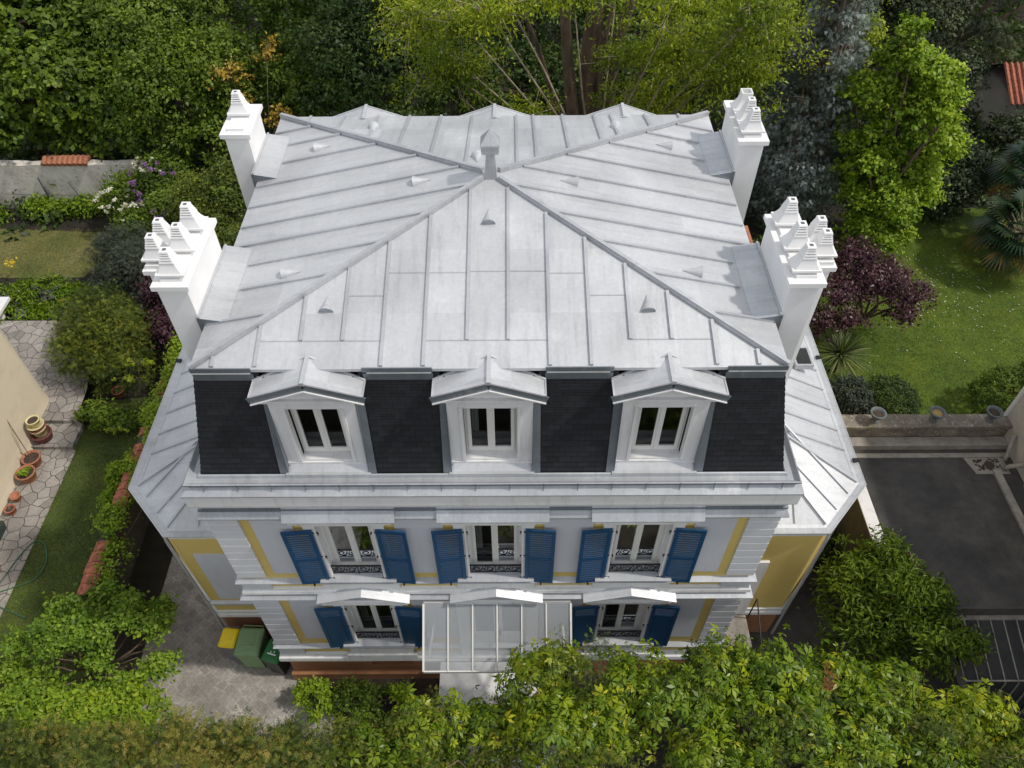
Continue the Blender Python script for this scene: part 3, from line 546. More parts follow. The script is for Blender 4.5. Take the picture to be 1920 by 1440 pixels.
# cross welts of the sheets
def welt(x0, x1, y): cw = MB(); cw.bar((x0, y, zf(y)), (x1, y, zf(y)), .018, .007); hb(cw, 'sheet_joint', 'zinc_seam', roof)
welt(-3.44, -1.62, .98); welt(-.95, .9, .98); welt(2.15, 3.37, .98); welt(-1.58, -.35, 2.16); welt(-.31, .89, 2.18); welt(.93, 1.5, 2.14); welt(1.54, 2.11, 1.74); welt(-2.18, -1.62, 1.75)
tr = MB()
for (x0, x1) in ((-4.44, -3.55), (-1.82, -.86), (.86, 1.80), (3.56, 4.44)): tr = MB(); tr.box(x0, .515, ZE-.10, x1, .53, ZE-.056); hb(tr, "eave_strip", "white_paint", roof)
tr = MB()
for (x0, x1) in ((-4.42, -3.52), (-1.88, -.84), (.84, 1.85), (3.53, 4.42)): tr = MB(); tr.box(x0, .50, ZE-.052, x1, .519, ZE+.035); hb(tr, "eave_fascia", "zinc_dark", roof); tr = MB(); tr.box(x0, .525, 10.34, x1, .56, 10.49); hb(tr, "slate_capping", "zinc_dark", roof)
# half cone vents
def cone(x, y, z, down):
    m = MB(); d = Vector(down); d.normalize(); s2 = Vector((0, 0, 1)).cross(d).normalized(); up = d.cross(s2)*-1
    if up.z < 0: up = -up
    c = Vector((x, y, z)); tip = c-d*.17+up*.01; base = c+d*.14; n = 12
    ring_ = [base+s2*(.115*math.cos(math.pi*i/n))+up*(.125*math.sin(math.pi*i/n)+.0) for i in range(n+1)]
    back = [c+(p-base)*.5-d*.01 for p in ring_]
    vs = [tuple(tip)]+[tuple(p) for p in back]+[tuple(p) for p in ring_]; k = n+1
    fs = [(0, 1+i, 2+i) for i in range(n)]+[(1+i, 1+k+i, 2+k+i, 2+i) for i in range(n)]
    inner = [base-d*.03+(p-base)*.85 for p in ring_]; vs += [tuple(p) for p in inner]; fs += [(1+k+i, 1+2*k+i, 2+2*k+i, 2+k+i) for i in range(n)]; fs.append(tuple(1+2*k+i for i in range(k)))
    m.add(vs, fs); hb(m, "roof_vent", "zinc", roof)
df = (0, -3.56, -.96); dS = 4.44, .96
for x, y in ((-.03, 3.2), (-2.5, 1.6), (2.43, 1.58)): cone(x, y, zf(y), (0, -3.56, -.96))
for x, y in ((-2.39, 6.7), (-.26, 4.85), (2.41, 6.65)): cone(x, y, zf(8.16-y), (0, 3.56, -.96))
for x, y in ((-3.19, 2.37), (-1.2, 4.26), (-3.28, 6.07)): cone(x, y, zs(x), (-4.44, 0, -.96))
for x, y in ((3.24, 2.35), (1.34, 4.26), (3.27, 6.05)): cone(x, y, zs(x), (4.44, 0, -.96))
m = MB(); m.sq([(.11, 11.42), (.10, 11.62), (.072, 11.95), (.07, 11.98), (.10, 12.00), (.135, 12.03), (.148, 12.09), (.14, 12.15), (.158, 12.16), (.154, 12.19), (.004, 12.41)], (0, 4.06, 0)); hb(m, "finial", "zinc_seam", roof)
# chimney crickets
for s in (-1, 1):
    for (y0, y1) in ((1.44, 3.22), (5.3, 6.72)):
        m = MB(); m.cur = 0
        xi, xo = 4.06, 4.52; zi = zs(4.06)+.004; zo = 10.77
        m.add([(s*xi, y0, zi), (s*xi, y1, zi), (s*xo, y1, zo), (s*xo, y0, zo), (s*xo, y1, 10.35), (s*xo, y0, 10.35), (s*xi, y0, 10.6), (s*xi, y1, 10.6)], [(0, 1, 2, 3), (0, 3, 5, 6), (1, 7, 4, 2)]); m.m[-3:] = [0, 1, 1]
        m.bar((s*4.48, y0, zo-.02), (s*4.48, y1, zo-.02), .03, .045)
        hb(m, "chimney_flashing", ["zinc_stain" if s > 0 else "zinc", "zinc_dark"], roof)
# ---- chimneys
def pot(par, x, y, z, s=1, tall=.5, wide=.19, opened=False):
    m = MB(); w1 = .215
    m.box(x-w1, y-.165, z+.045, x+w1, y+.165, z+.08); m.box(x-w1+.05, y-.11, z, x+w1-.05, y+.11, z+.045)
    rings = []
    for i in range(8):
        t = i/7; hx = .108+(w1-.03-.108)*(1-t)**1.7; hy = .10+(.148-.10)*(1-t)**1.6; rings.append([(x+a*hx, y+c*hy, z+.08+.165*t) for a, c in ((-1, -1), (1, -1), (1, 1), (-1, 1))])
    m.loft(rings); zz = z+.245
    if opened:
        for a in (-1, 1): m.box(x+a*.10, y-.10, zz, x+a*.08, y+.10, zz+.13); m.box(x-.08, y+a*.10, zz, x+.08, y+a*.08, zz+.13)
    else:
        m.cur = 1; m.sq([(.078, 0), (.048, .165)], (x, y, zz)); m.cur = 0; r = .108  # dark-coloured core stands in for the shade inside the slots
        for k in range(4):
            m.sq([(r, 0), (r-.008, .022)], (x, y, zz+.010+k*.040)); r -= .011
            for a in (-1, 1): m.box(x+a*(r-.002), y-r+.004, zz+k*.040, x+a*(r-.022), y+r-.004, zz+.044+k*.040)
        m.sq([(r+.008, 0), (r-.002, .022)], (x, y, zz+.168)); m.cur = 1; m.box(x-.028, y-.028, zz+.1905, x+.028, y+.028, zz+.1925)
    hb(m, "chimney_pot", ["chimney_paint", "bin_grey"], par)
def chimney(s, y0, y1, pots, outer=None):
    m = MB(); x0, x1 = sorted((s*4.50, s*4.93)); zc = 11.32
    zb = 5.4
    m.box(x0, y0, zb, x1, y1, zc)
    xa, xb = x0-.065, x1+.065
    m.loft([[(xa+.05, y0-.015, zc-.02), (xb-.05, y0-.015, zc-.02), (xb-.05, y1+.015, zc-.02), (xa+.05, y1+.015, zc-.02)], [(xa, y0-.06, zc+.02), (xb, y0-.06, zc+.02), (xb, y1+.06, zc+.02), (xa, y1+.06, zc+.02)], [(xa, y0-.06, zc+.10), (xb, y0-.06, zc+.10), (xb, y1+.06, zc+.10), (xa, y1+.06, zc+.10)]])
    m.box(x0+.06, y0+.06, zc+.10, x1-.06, y1-.06, zc+.15)
    if outer:
        oy0, oy1 = outer; a, b_ = sorted((s*4.93, s*5.32)); m.box(a, oy0, zb, b_, oy1, 11.12)
        a2, b2 = sorted((s*4.935, s*5.38)); m.box(a2, oy0-.06, 11.12, b2, oy1+.06, 11.20); a2, b2 = sorted((s*4.935, s*5.33)); m.box(a2, oy0-.01, 11.20, b2, oy1+.01, 11.27)
    ch = hb(m, "chimney", "chimney_paint")
    for (x, y, dz, op) in pots: pot(ch, x, y, (zc+.15)+dz, wide=.17, opened=op)
    return ch
chimney(-1, 1.48, 3.04, [(-4.70, 1.70, 0, 0), (-4.70, 2.28, 0, 0), (-4.70, 2.80, 0, 0), (-5.15, 2.28, -.19, 0), (-5.15, 2.66, -.19, 0)], (2.1, 2.85))
chimney(1, 1.48, 3.06, [(4.70, 1.72, 0, 0), (4.70, 2.24, 0, 0), (4.70, 2.84, 0, 0), (5.15, 2.30, -.19, 0), (5.15, 2.62, -.19, 0)], (2.1, 2.85))
chimney(-1, 5.64, 6.62, [(-4.72, 6.25, 0, 0)])
chimney(1, 5.32, 6.66, [(4.70, 5.54, 0, 0), (4.70, 5.90, 0, 0), (4.70, 6.28, 0, 1)])
# terracotta strip along the right eave
m = MB(); m.box(4.43, 3.25, 10.42, 4.52, 3.95, 10.56); hb(m, "verge_tile", "terracotta", roof)
# ---- side wings
def wing(s):
    P = [(4.99, 1.05), (6.78, 1.05), (7.80, 2.16), (7.80, 8.0)]
    m = MB()
    for i in range(3): (ax, ay), (bx, by) = P[i], P[i+1]; m.quad((s*ax, ay, 1.2), (s*bx, by, 1.2), (s*bx, by, 5.0), (s*ax, ay, 5.0))
    wg = hb(m, "wing", "yellow_render")
    def band(prof, name, mat):
        m = MB(); rr = []
        for (ax, ay), (nx, ny) in zip(P, ((0, -1), (.42, -1), (1, -.41), (1, 0))): rr.append([(s*(ax+nx*o), ay+ny*o, z) for o, z in prof])
        m.loft(rr, False, False); hb(m, name, mat, wg)
    band([(-.02, -.1), (-.02, 1.2)], "plinth", "plinth_render")
    band([(0, 1.17), (.05, 1.18), (.05, 1.3), (.03, 1.33), (.03, 1.45), (0, 1.47)], "base_moulding", "white_paint")
    if s < 0: band([(0, 1.80), (.06, 1.83), (.07, 1.93), (.0, 1.98)], "string_course", "zinc")
    band([(0, 4.84), (.03, 4.86), (.05, 5.0)], "cornice", "white_paint")
    band([(.02, 4.99), (.07, 5.0), (.10, 5.04), (.115, 5.10), (.10, 5.115), (.07, 5.10), (-.03, 5.075), (-.10, 5.11), (-.14, 5.14)], "gutter", "zinc")
    # roof planes
    a, b_, c, d = (4.99, 1.15), (6.78, 1.15), (7.70, 2.18), (7.70, 8.0)
    z0 = 5.115; m = MB()
    F1 = (5.0, 3.25, 6.44); F2 = (5.0, 3.33, 6.46)
    m.quad((s*a[0], a[1], z0), (s*b_[0], b_[1], z0), (s*F1[0], F1[1], F1[2])); m.quad((s*b_[0], b_[1], z0), (s*c[0], c[1], z0), (s*5.0, F2[1], F2[2]), (s*5.0, F1[1], F1[2])); m.quad((s*c[0], c[1], z0), (s*d[0], d[1], z0), (s*5.0, 8.0, 6.46), (s*5.0, F2[1], F2[2]))
    rf = hb(m, "wing_roof", "zinc", wg)
    m = MB(); lp = lambda p, q, t: tuple(p[i]+(q[i]-p[i])*t for i in range(3))
    for y in (3.0, 3.55, 4.16, 4.77, 5.38, 5.99, 6.6, 7.2):
        xi = 5.02; zz = 6.45
        if y < 3.33: xi = 7.70-(y-2.18)/(3.33-2.18)*2.7+.0; zz = 5.115+(7.7-xi)*.498
        m.bar((s*7.66, y, 5.135), (s*xi, y, zz), .04, .04); hb(m, 'standing_seam', 'zinc_seam', rf); m = MB()
    m.bar((s*c[0], c[1], z0), (s*5.0, F2[1], F2[2]), .05, .05); hb(m, 'hip_roll', 'zinc_seam', rf); m = MB(); m.bar((s*b_[0], b_[1], z0), (s*5.0, F1[1], F1[2]), .05, .05); hb(m, 'hip_roll', 'zinc_seam', rf); m = MB()
    # seams on the chamfer, square to its edge
    n = Vector((-.735, .675)); n.normalize()
    for t in (.34, .72):
        x = b_[0]+(c[0]-b_[0])*t; y = b_[1]+(c[1]-b_[1])*t; L = 1.55 if t < .5 else 2.3
        m.bar((s*x, y, z0), (s*(x+n.x*L*.95), y+n.y*L*.95, z0+.50*L*.95*.97), .04, .04); hb(m, 'standing_seam', 'zinc_seam', rf); m = MB()
    for x in (6.15, 5.5): y2 = 1.15+(6.78-x)/1.78*2.1; m.bar((s*x, 1.17, z0+.01), (s*x, y2, z0+(y2-1.15)*.631), .04, .04); hb(m, 'standing_seam', 'zinc_seam', rf); m = MB()
    m = MB()
    for y in (5.85,): m.box(s*7.80, y-.05, 5.08, s*7.93, y+.05, 5.13)
    for y in (2.75,): m.box(s*7.80, y-.05, 5.08, s*7.93, y+.05, 5.13) if s > 0 else None
    hb(m, "gutter_outlet", "iron", rf)
    # side chimney breast flashing / cornice return upstand
    if s < 0:
        m = MB(); m.box(-6.52, 1.025, 2.1, -4.99, 1.0495, 4.2); hb(m, "render_panel", "panel_render", wg)
    else:
        m = MB(); m.box(5.0, .99, 1.3, 5.06, 1.0495, 3.78); m.box(5.66, .99, 1.3, 5.92, 1.0495, 3.78); m.box(5.06, .99, 3.62, 5.66, 1.0495, 3.78); dd = hb(m, "side_door", "white_paint", wg); m = MB(); m.box(5.06, 1.02, 1.3, 5.66, 1.049, 3.62); m.box(5.12, 1.012, 1.45, 5.60, 1.02, 2.3); hb(m, "door_leaf", "curtain", wg)
        m = MB(); m.box(7.0, 5.12, 5.48, 7.42, 5.72, 5.62); q = hb(m, "skylight", "zinc_seam", rf); m = MB(); m.box(7.05, 5.17, 5.621, 7.37, 5.67, 5.63); hb(m, "skylight_glass", "cistern_glass", rf)
        m = MB(); m.tube([(7.86, 2.3, 5.0), (7.84, 2.25, 4.9), (7.86, 2.25, .2)], .045, 8); hb(m, "downpipe", "zinc_seam", wg)
        m = MB(); m.box(5.03, .2, -.1, 5.95, .98, 1.2); m.box(5.03, -.1, -.1, 5.95, .2, 1.0); m.box(5.03, -.4, -.1, 5.95, -.1, .8); m.box(5.03, -.7, -.1, 5.95, -.4, .6); m.box(5.03, -1.0, -.1, 5.95, -.7, .4); hb(m, "side_steps", "pale_concrete", wg)
        m = MB(); m.tube([(5.98, .90, 1.2), (5.98, .90, 2.25), (5.98, -.9, 1.4), (5.98, -.9, .2)], .018, 6); m.tube([(5.98, .0, .9), (5.98, .0, 1.83)], .014, 6); hb(m, "handrail", "iron", wg)
    m = MB(); m.tube([(s*6.86, 1.03, 5.0), (s*6.86, 1.0, 4.8), (s*6.86, 1.0, .1)], .035, 8); hb(m, "downpipe", "zinc_seam", wg)
wing(-1); wing(1)
# ---------------------------------------------------------------- NEIGHBOURS, WALLS
nb = empty("neighbour_house", (-16, 8.3, 0), "cream rendered neighbour building with rounded base at left edge", "building")
m = MB(); pr = []
def rr_(z, o): return [(-14.42+o, 9.02, z), (-14.42+o, -6, z), (-24, -6, z), (-24, 9.02+o*.5, z)]
for z, o in ((0, .06), (.25, .02), (.6, 0), (3.9, 0)):
    pts = [(-14.32+o, -8, z), (-14.32+o, 8.2, z)]
    for k in range(7): t = k/6*math.pi/2; pts.append((-14.82+(.5+o)*math.cos(t), 8.5+(.5+o)*math.sin(t), z))
    pts += [(-24, 9.0+o, z), (-24, -8, z)]; pr.append(pts)
m.loft(pr); m.build("wall", "cream_wall", nb, (16, -8.3, 0))
m = MB(); m.tube([(-14.5, 9.3, 3.9), (-14.5, 9.2, 3.4)], .09, 10); m.box(-14.62, 7.0, 3.86, -14.15, 9.5, 3.95); m.build("gutter", "white_paint", nb, (16, -8.3, 0))
m = MB(); m.lathe([(.06, 0), (.16, .05), (.2, .4), (.16, .42)], (-15.05, 8.75, 3.95), 14); m.build("roof_vent", "white_paint", nb, (16, -8.3, 0), True)
# old garden wall at the back left
gw = empty("garden_wall", (-18, 19.3, 0), "long old plastered garden wall at back left, paint peeling, tiled top", "wall")
rn = random.Random(3); m = MB(); n = 40; r1 = []
for i in range(n+1): x = -30+i*.4; r1.append([(x, 19.2+rn.uniform(-.02, .02), 0), (x, 19.22+rn.uniform(-.03, .03), 2.0+rn.uniform(-.05, .06)), (x, 19.5, 2.05+rn.uniform(-.04, .05)), (x, 19.5, 0)])
m.loft(r1); m.build("wall", "old_wall", gw, (18, -19.3, 0))
m = MB()
for i in range(9): m.tube([(-17.8+i*.2, 19.1, 2.1), (-17.8+i*.2, 19.4, 2.22), (-17.8+i*.2, 19.6, 2.12)], .10, 8)
m.build("coping_tiles", "terracotta", gw, (18, -19.3, 0))
m = MB(); m.tube([(-18.3, 19.14, 0), (-18.3, 19.12, 1.5)], .03, 5); m.tube([(-18.2, 19.14, 0), (-18.25, 19.12, 1.1)], .025, 5); m.tube([(-16.9, 19.14, .1), (-17.2, 19.12, 1.3)], .02, 5); m.tube([(-20, 19.14, .75), (-16, 19.12, .65)], .012, 4); m.build("trellis_wire", "bin_grey", gw, (18, -19.3, 0))
# boundary wall left of the house with tile coping
bw = empty("boundary_wall", (-10, 5, 0), "boundary wall with broken red tile coping between the two left gardens", "wall")
m = MB(); m.box(-10.25, 1.4, 0, -9.95, 12.5, 1.55); m.build("wall", "dark_concrete", bw, (10, -5, 0))
m = MB(); y = 1.4
while y < 12.4:
    d = rn.uniform(.26, .34)
    if rn.random() < .62:
        o = rn.uniform(-.02, .02); tl = rn.uniform(-.02, .02); m.add([(-10.31+o, y, 1.53), (-9.89+o, y+tl, 1.56), (-9.89+o, y+d-.02, 1.56), (-10.31+o, y+d-.02+tl, 1.53), (-10.10+o, y, 1.63), (-10.10+o, y+d-.02, 1.62+tl)], [(0, 1, 4), (3, 5, 2), (0, 4, 5, 3), (1, 2, 5, 4), (0, 3, 2, 1)])
    y += d
m.build("coping_tiles", "brick_red", bw, (10, -5, 0))
# annex right: flat bitumen roof, parapets
ax = empty("annex", (11, 3, 0), "flat dark bitumen roofed annex with stained stone parapet at right", "building")
o_ = (-11, -3, 0)
m = MB(); m.box(8.95, .3, 0, 13.4, 4.9, 2.95); m.build("wall", "dark_concrete", ax, o_)
m = MB(); m.quad((9.06, .34, 2.956), (13.3, .34, 2.956), (13.3, 4.35, 2.956), (9.06, 4.35, 2.956))
for x in (9.9, 10.9, 11.9): m.box(x, .4, 2.957, x+.05, 4.3, 2.962) if False else None
m.build("flat_roof", "bitumen", ax, o_)
m = MB(); m.box(9.02, 4.35, 2.955, 12.95, 4.48, 2.99); m.box(12.32, .3, 2.957, 12.5, 3.95, 3.02); m.add([(11.9, 3.85, 2.965), (12.75, 3.85, 2.965), (12.75, 4.35, 2.965), (11.75, 4.35, 2.965)], [(0, 1, 2, 3)]); m.build("edge_flashing", "pale_concrete", ax, o_)
m = MB(); m.box(8.95, 4.62, 2.95, 13.0, 4.9, 3.12); m.build("parapet_step", "pale_concrete", ax, o_)
m = MB(); r1 = []
for i in range(25): x = 8.6+i*.185; r1.append([(x, 4.93, 0), (x, 4.93, 3.45), (x, 4.88+rn.uniform(-.01, .01), 3.47), (x, 4.88, 3.55+rn.uniform(-.006, .006)), (x, 5.30+rn.uniform(-.01, .01), 3.55+rn.uniform(-.006, .006)), (x, 5.30, 3.45), (x, 5.25, 0)])
m.loft(r1); m.build("parapet", "mossy_stone", ax, o_)
m = MB(); m.box(8.72, .45, 0, 8.94, 4.87, 3.0); m.build("side_wall", "dark_concrete", ax, o_)
m = MB(); m.box(8.70, .45, 3.0, 9.0, 3.75, 3.04); m.build("wall_coping", "white_paint", ax, o_)
m = MB(); m.lathe([(.01, 0), (.09, .01), (.12, .03)], (12.3, 4.1, 2.97), 10)
for k in range(60): a, b_ = rn.uniform(11.95, 12.6), rn.uniform(3.93, 4.3); m.box(a, b_, 2.967, a+rn.uniform(.01, .06), b_+rn.uniform(.01, .05), 2.975+rn.uniform(0, .02))
m.build("dead_leaves", "soil", ax, o_)
for x, y in ((9.52, 5.08), (11.02, 5.1), (12.45, 5.1)):
    lab = {9.52: "grey stone urn nearest the house on the mossy parapet", 11.02: "weathered urn with ochre soil in the middle of the mossy parapet", 12.45: "dark stone urn on the parapet beside the right wall"}[x]
    u = empty("stone_urn", (x, y, 3.555), lab, "urn", "stone urns on the parapet")
    m = MB(); m.lathe([(.10, 0), (.10, .03), (.05, .07), (.06, .12), (.13, .20), (.17, .30), (.20, .32), (.20, .345), (.155, .345), (.135, .27), (.0, .27)], (0, 0, 0), 22, False); m.build("bowl", "stone_urn", u, None, True)
    m = MB(); m.lathe([(.132, .285), (.08, .30), (.001, .305)], (0, 0, 0), 14, False); m.build("potting_soil", "soil" if x != 11.02 else "urn_soil", u, None, True)
# neighbour on the right
nr = empty("neighbour_building", (15, 3, 0), "plain grey rendered neighbour building with drainpipe at right edge", "building")
o_ = (-15, -3, 0)
m = MB(); m.box(12.97, -6, 0, 20, 5.25, 8.0); m.build("wall", "grey_wall", nr, o_)
m = MB(); m.box(12.90, 5.22, 0, 13.0, 5.30, 8.0); m.build("corner_strip", "white_paint", nr, o_)
m = MB(); m.tube([(12.9, 3.6, 7.9), (12.9, 3.75, 3.6), (12.88, 3.85, 3.35), (12.7, 3.95, 3.15), (12.62, 3.98, 3.0)], .06, 10); m.tube([(12.9, 4.62, 3.55), (12.75, 4.3, 3.2), (12.7, 4.2, 3.05)], .05, 8); m.build("drainpipe", "pale_concrete", nr, o_, True)
m = MB(); m.box(12.9, -6, 2.97, 12.969, 3.5, 3.3); m.build("wall_footing", "pale_concrete", nr, o_)
# barred glass roof in front of the annex
gr = empty("glass_roof", (11.6, .2, 0), "low dark glass lean-to roof with pale bars in front of annex", "glass roof")
o_ = (-11.6, -.2, 0); Z1, Z2 = 2.6, 2.2
m = MB(); m.loft([[(10.05, .29, Z1), (12.4, .29, Z1), (12.4, .29, Z1-.02), (10.05, .29, Z1-.02)], [(10.05, -1.0, Z2), (12.4, -1.0, Z2), (12.4, -1.0, Z2-.02), (10.05, -1.0, Z2-.02)]]); m.quad((10.05, -1.02, Z2), (12.4, -1.02, Z2), (12.4, -1.3, .1), (10.05, -1.3, .1)); m.build("glass", "cistern_glass", gr, o_)
m = MB()
for i in range(9): x = 10.05+i*.29; m.bar((x, .29, Z1), (x, -1.0, Z2), .022, .03); m.bar((x, -1.03, Z2), (x, -1.31, .3), .022, .03, (0, -1, 0))
m.bar((10.0, -1.01, Z2), (12.4, -1.01, Z2), .03, .04); m.box(10.0, .2, Z1-.03, 12.4, .296, Z1+.02); m.build("glazing_bars", "pale_concrete", gr, o_)
m = MB(); m.box(9.85, -2.5, 0, 10.02, .28, 2.3); m.build("wall", "dark_concrete", gr, o_)
# garden shed far right
sh = empty("garden_shed", (22.6, 24.4, 0), "small shed with mossy orange tile roof at far right edge", "shed")
o_ = (-22.6, -24.4, 0)
m = MB(); m.box(21.6, 23.4, 0, 24.6, 26.2, 2.2); m.build("wall", "grey_wall", sh, o_)
m = MB(); m.quad((21.3, 23.1, 2.15), (24.8, 23.1, 2.15), (24.8, 24.8, 3.1), (21.3, 24.8, 3.1)); m.quad((21.3, 26.5, 2.15), (24.8, 26.5, 2.15), (24.8, 24.8, 3.1), (21.3, 24.8, 3.1))
for i in range(15): x = 21.35+i*.24; m.tube([(x, 23.08, 2.18), (x, 24.8, 3.13)], .07, 6)
m.build("roof", "brick_red", sh, o_)
# ---------------------------------------------------------------- BINS
def wheelie(loc, wd, dp, h, lidm, bodym, label, rz=0, tilt=0):
    b0 = empty("wheelie_bin", loc, label, "bin", "wheelie bins beside the villa", R(rz)); b0.rotation_euler = (R(tilt), 0, R(rz))
    m = MB(); W, D = wd/2, dp/2
    m.loft([[(-W*.78, -D*.72, .06), (W*.78, -D*.72, .06), (W*.78, D*.86, .06), (-W*.78, D*.86, .06)], [(-W*.92, -D*.94, h-.1), (W*.92, -D*.94, h-.1), (W*.92, D*.92, h-.1), (-W*.92, D*.92, h-.1)]]); m.box(-W*.97, -D*.99, h-.1, W*.97, D*.96, h-.05); m.build("body", bodym, b0)
    m = MB(); prof = [(1.0, h-.05, 1.0), (1.0, h-.03, 1.0), (.96, h+.0, .97), (.80, h+.035, .82), (.74, h+.04, .76)]
    rg = []
    for r, z, r2 in prof:
        pts = []
        for cx, cy, a0 in ((1, -1, -90), (1, 1, 0), (-1, 1, 90), (-1, -1, 180)):
            rc = .05
            for k in range(5): a = R(a0+k*22.5); pts.append((cx*(W*r-rc)+rc*math.cos(a), cy*(D*r2-rc)+rc*math.sin(a)+(0 if cy > 0 else 0), z+(.018 if cy > 0 else 0)))
        rg.append(pts)
    m.loft(rg); m.box(-W*.5, -D*.3, h+.048, W*.5, D*.55, h+.060); lid = m.build("lid", lidm, b0)
    m = MB(); m.tube([(-W*.8, D*.95, h-.03), (-W*.8, D*1.15, h), (W*.8, D*1.15, h), (W*.8, D*.95, h-.03)], .014, 6); m.build("handle", lidm if lidm == "bin_sage" else bodym, b0)
    for s in (-1, 1): m = MB(); m.loft([[(s*W*.8+dx, D*.8+.1*math.cos(a*math.pi/8), .1+.1*math.sin(a*math.pi/8)) for a in range(16)] for dx in (-.025, .025)]); m.build("wheel", "rubber", b0)
    return b0
wheelie((-6.52, .56, .01), .42, .48, 1.0, "bin_yellow", "bin_grey", "small bin with bright yellow lid, leftmost by the wing", -6)
wheelie((-5.99, .44, .01), .60, .68, 1.05, "bin_sage", "bin_sage", "large sage green bin between yellow and dark green bins", -3)
d = wheelie((-5.37, .24, .01), .46, .55, .98, "bin_green", "bin_dark", "dark green bin turned askew against the white corner quoins", -16, 0)
m = MB(); m.box(-.10, -.13, 1.045, .12, -.10, 1.052); m.box(-.04, -.09, 1.045, -.02, -.05, 1.052); m.box(.04, -.07, 1.045, .06, -.03, 1.052); m.box(-.09, .13, 1.045, .1, .22, 1.052)
m.build("sticker", "sticker", d)
# ---------------------------------------------------------------- POTS left
def pot_(loc, r, h, mat, label, soil=True, rim=.03, grp="terracotta pots along the cream wall"):
    u = empty("plant_pot", loc, label, "plant pot", grp)
    m = MB(); m.lathe([(r*.68, 0), (r*.92, h*.82), (r, h*.83), (r, h), (r-rim, h), (r*.86-rim, h*.7), (.0, h*.7)], (0, 0, 0), 24, False); m.build("pot", mat, u, None, True)
    if soil: m = MB(); m.lathe([(r*.84, h*.82), (.001, h*.84)], (0, 0, 0), 16, False); m.build("potting_soil", "soil", u)
    return u
pot_((-13.98, 7.28, .02), .30, .42, "pot_maroon", "big maroon pot at the bottom of the stack by the steps", True)
for k, (z, r, h, mt, lb) in enumerate(((.32, .235, .34, "pot_cream", "large cream pot stacked inside the maroon pot"), (.60, .25, .12, "pot_maroon", "shallow maroon dish between two stacked cream pots"), (.69, .25, .13, "pot_cream", "cream saucer pot above the maroon dish in the stack"), (.82, .20, .22, "pot_cream", "smallest cream pot on top of the stack"))):
    pot_((-14.0+.01*k, 7.30, z), r, h, mt, lb, k == 3, .03, "stacked pots by the steps")
p1 = pot_((-13.98, 6.42, .02), .27, .34, "terracotta", "terracotta pot with bare climbing canes")
m = MB()
for a, b_, c in ((-.35, .5, 1.5), (-.2, .3, 1.3), (.05, .1, .5), (-.1, -.1, .7), (.12, .05, .35)): m.tube([(0, 0, .28), (a*.4, b_*.4, c*.5), (a, b_, c)], .010, 5)
m.build("bare_stems", "bark", p1)
p2 = pot_((-13.93, 5.88, .02), .28, .34, "terracotta", "terracotta pot holding one low green clump")
p3 = pot_((-13.98, 5.15, .02), .15, .22, "terracotta", "small empty orange terracotta pot", False)
p4 = pot_((-13.95, 4.72, .02), .155, .22, "brick_red", "small red brown pot with withered plant")
m = MB()
for a, b_, c in ((.08, .05, .3), (-.06, .08, .28), (0, -.08, .33)): m.tube([(0, 0, .18), (a, b_, c)], .008, 4)
m.build("withered_stems", "bark_pale", p4)
p5 = empty("planter_box", (-14.05, 4.0, .02), "dark green rectangular planter at the left edge below the pots", "planter")
m = MB(); m.sq([(.14, 0), (.17, .3)], (0, 0, 0), 1, 1.6); m.build("box", "pot_green", p5); m = MB(); m.box(-.13, -.24, .301, .13, .24, .305); m.build("potting_soil", "soil", p5)
pot_((-12.28, 9.05, .1), .2, .25, "brick_red", "red clay pot half hidden under the juniper", True, .03, None)
m = MB(); hs = [(-14.0, 1.7), (-13.45, 2.3), (-13.2, 3.2), (-13.0, 3.7), (-12.75, 3.78), (-12.5, 3.5), (-12.36, 3.04), (-12.5, 2.6), (-13.0, 2.36), (-13.3, 2.2), (-13.2, 1.9), (-12.6, 1.65), (-12.2, 1.5)]
pth = []
for i in range(len(hs)-1):
    for k in range(4):
        t = k/4; p0, p1_, p2_, p3_ = hs[max(i-1, 0)], hs[i], hs[i+1], hs[min(i+2, len(hs)-1)]
        f = lambda a, b_, c, d_: .5*((2*b_)+(-a+c)*t+(2*a-5*b_+4*c-d_)*t*t+(-a+3*b_-3*c+d_)*t**3)
        pth.append((f(p0[0], p1_[0], p2_[0], p3_[0]), f(p0[1], p1_[1], p2_[1], p3_[1]), .045))
m.tube(pth, .016, 6); tag(m.build("garden_hose", "hose_green", None, None, True), "green garden hose looped over the left path and lawn edge", "hose")
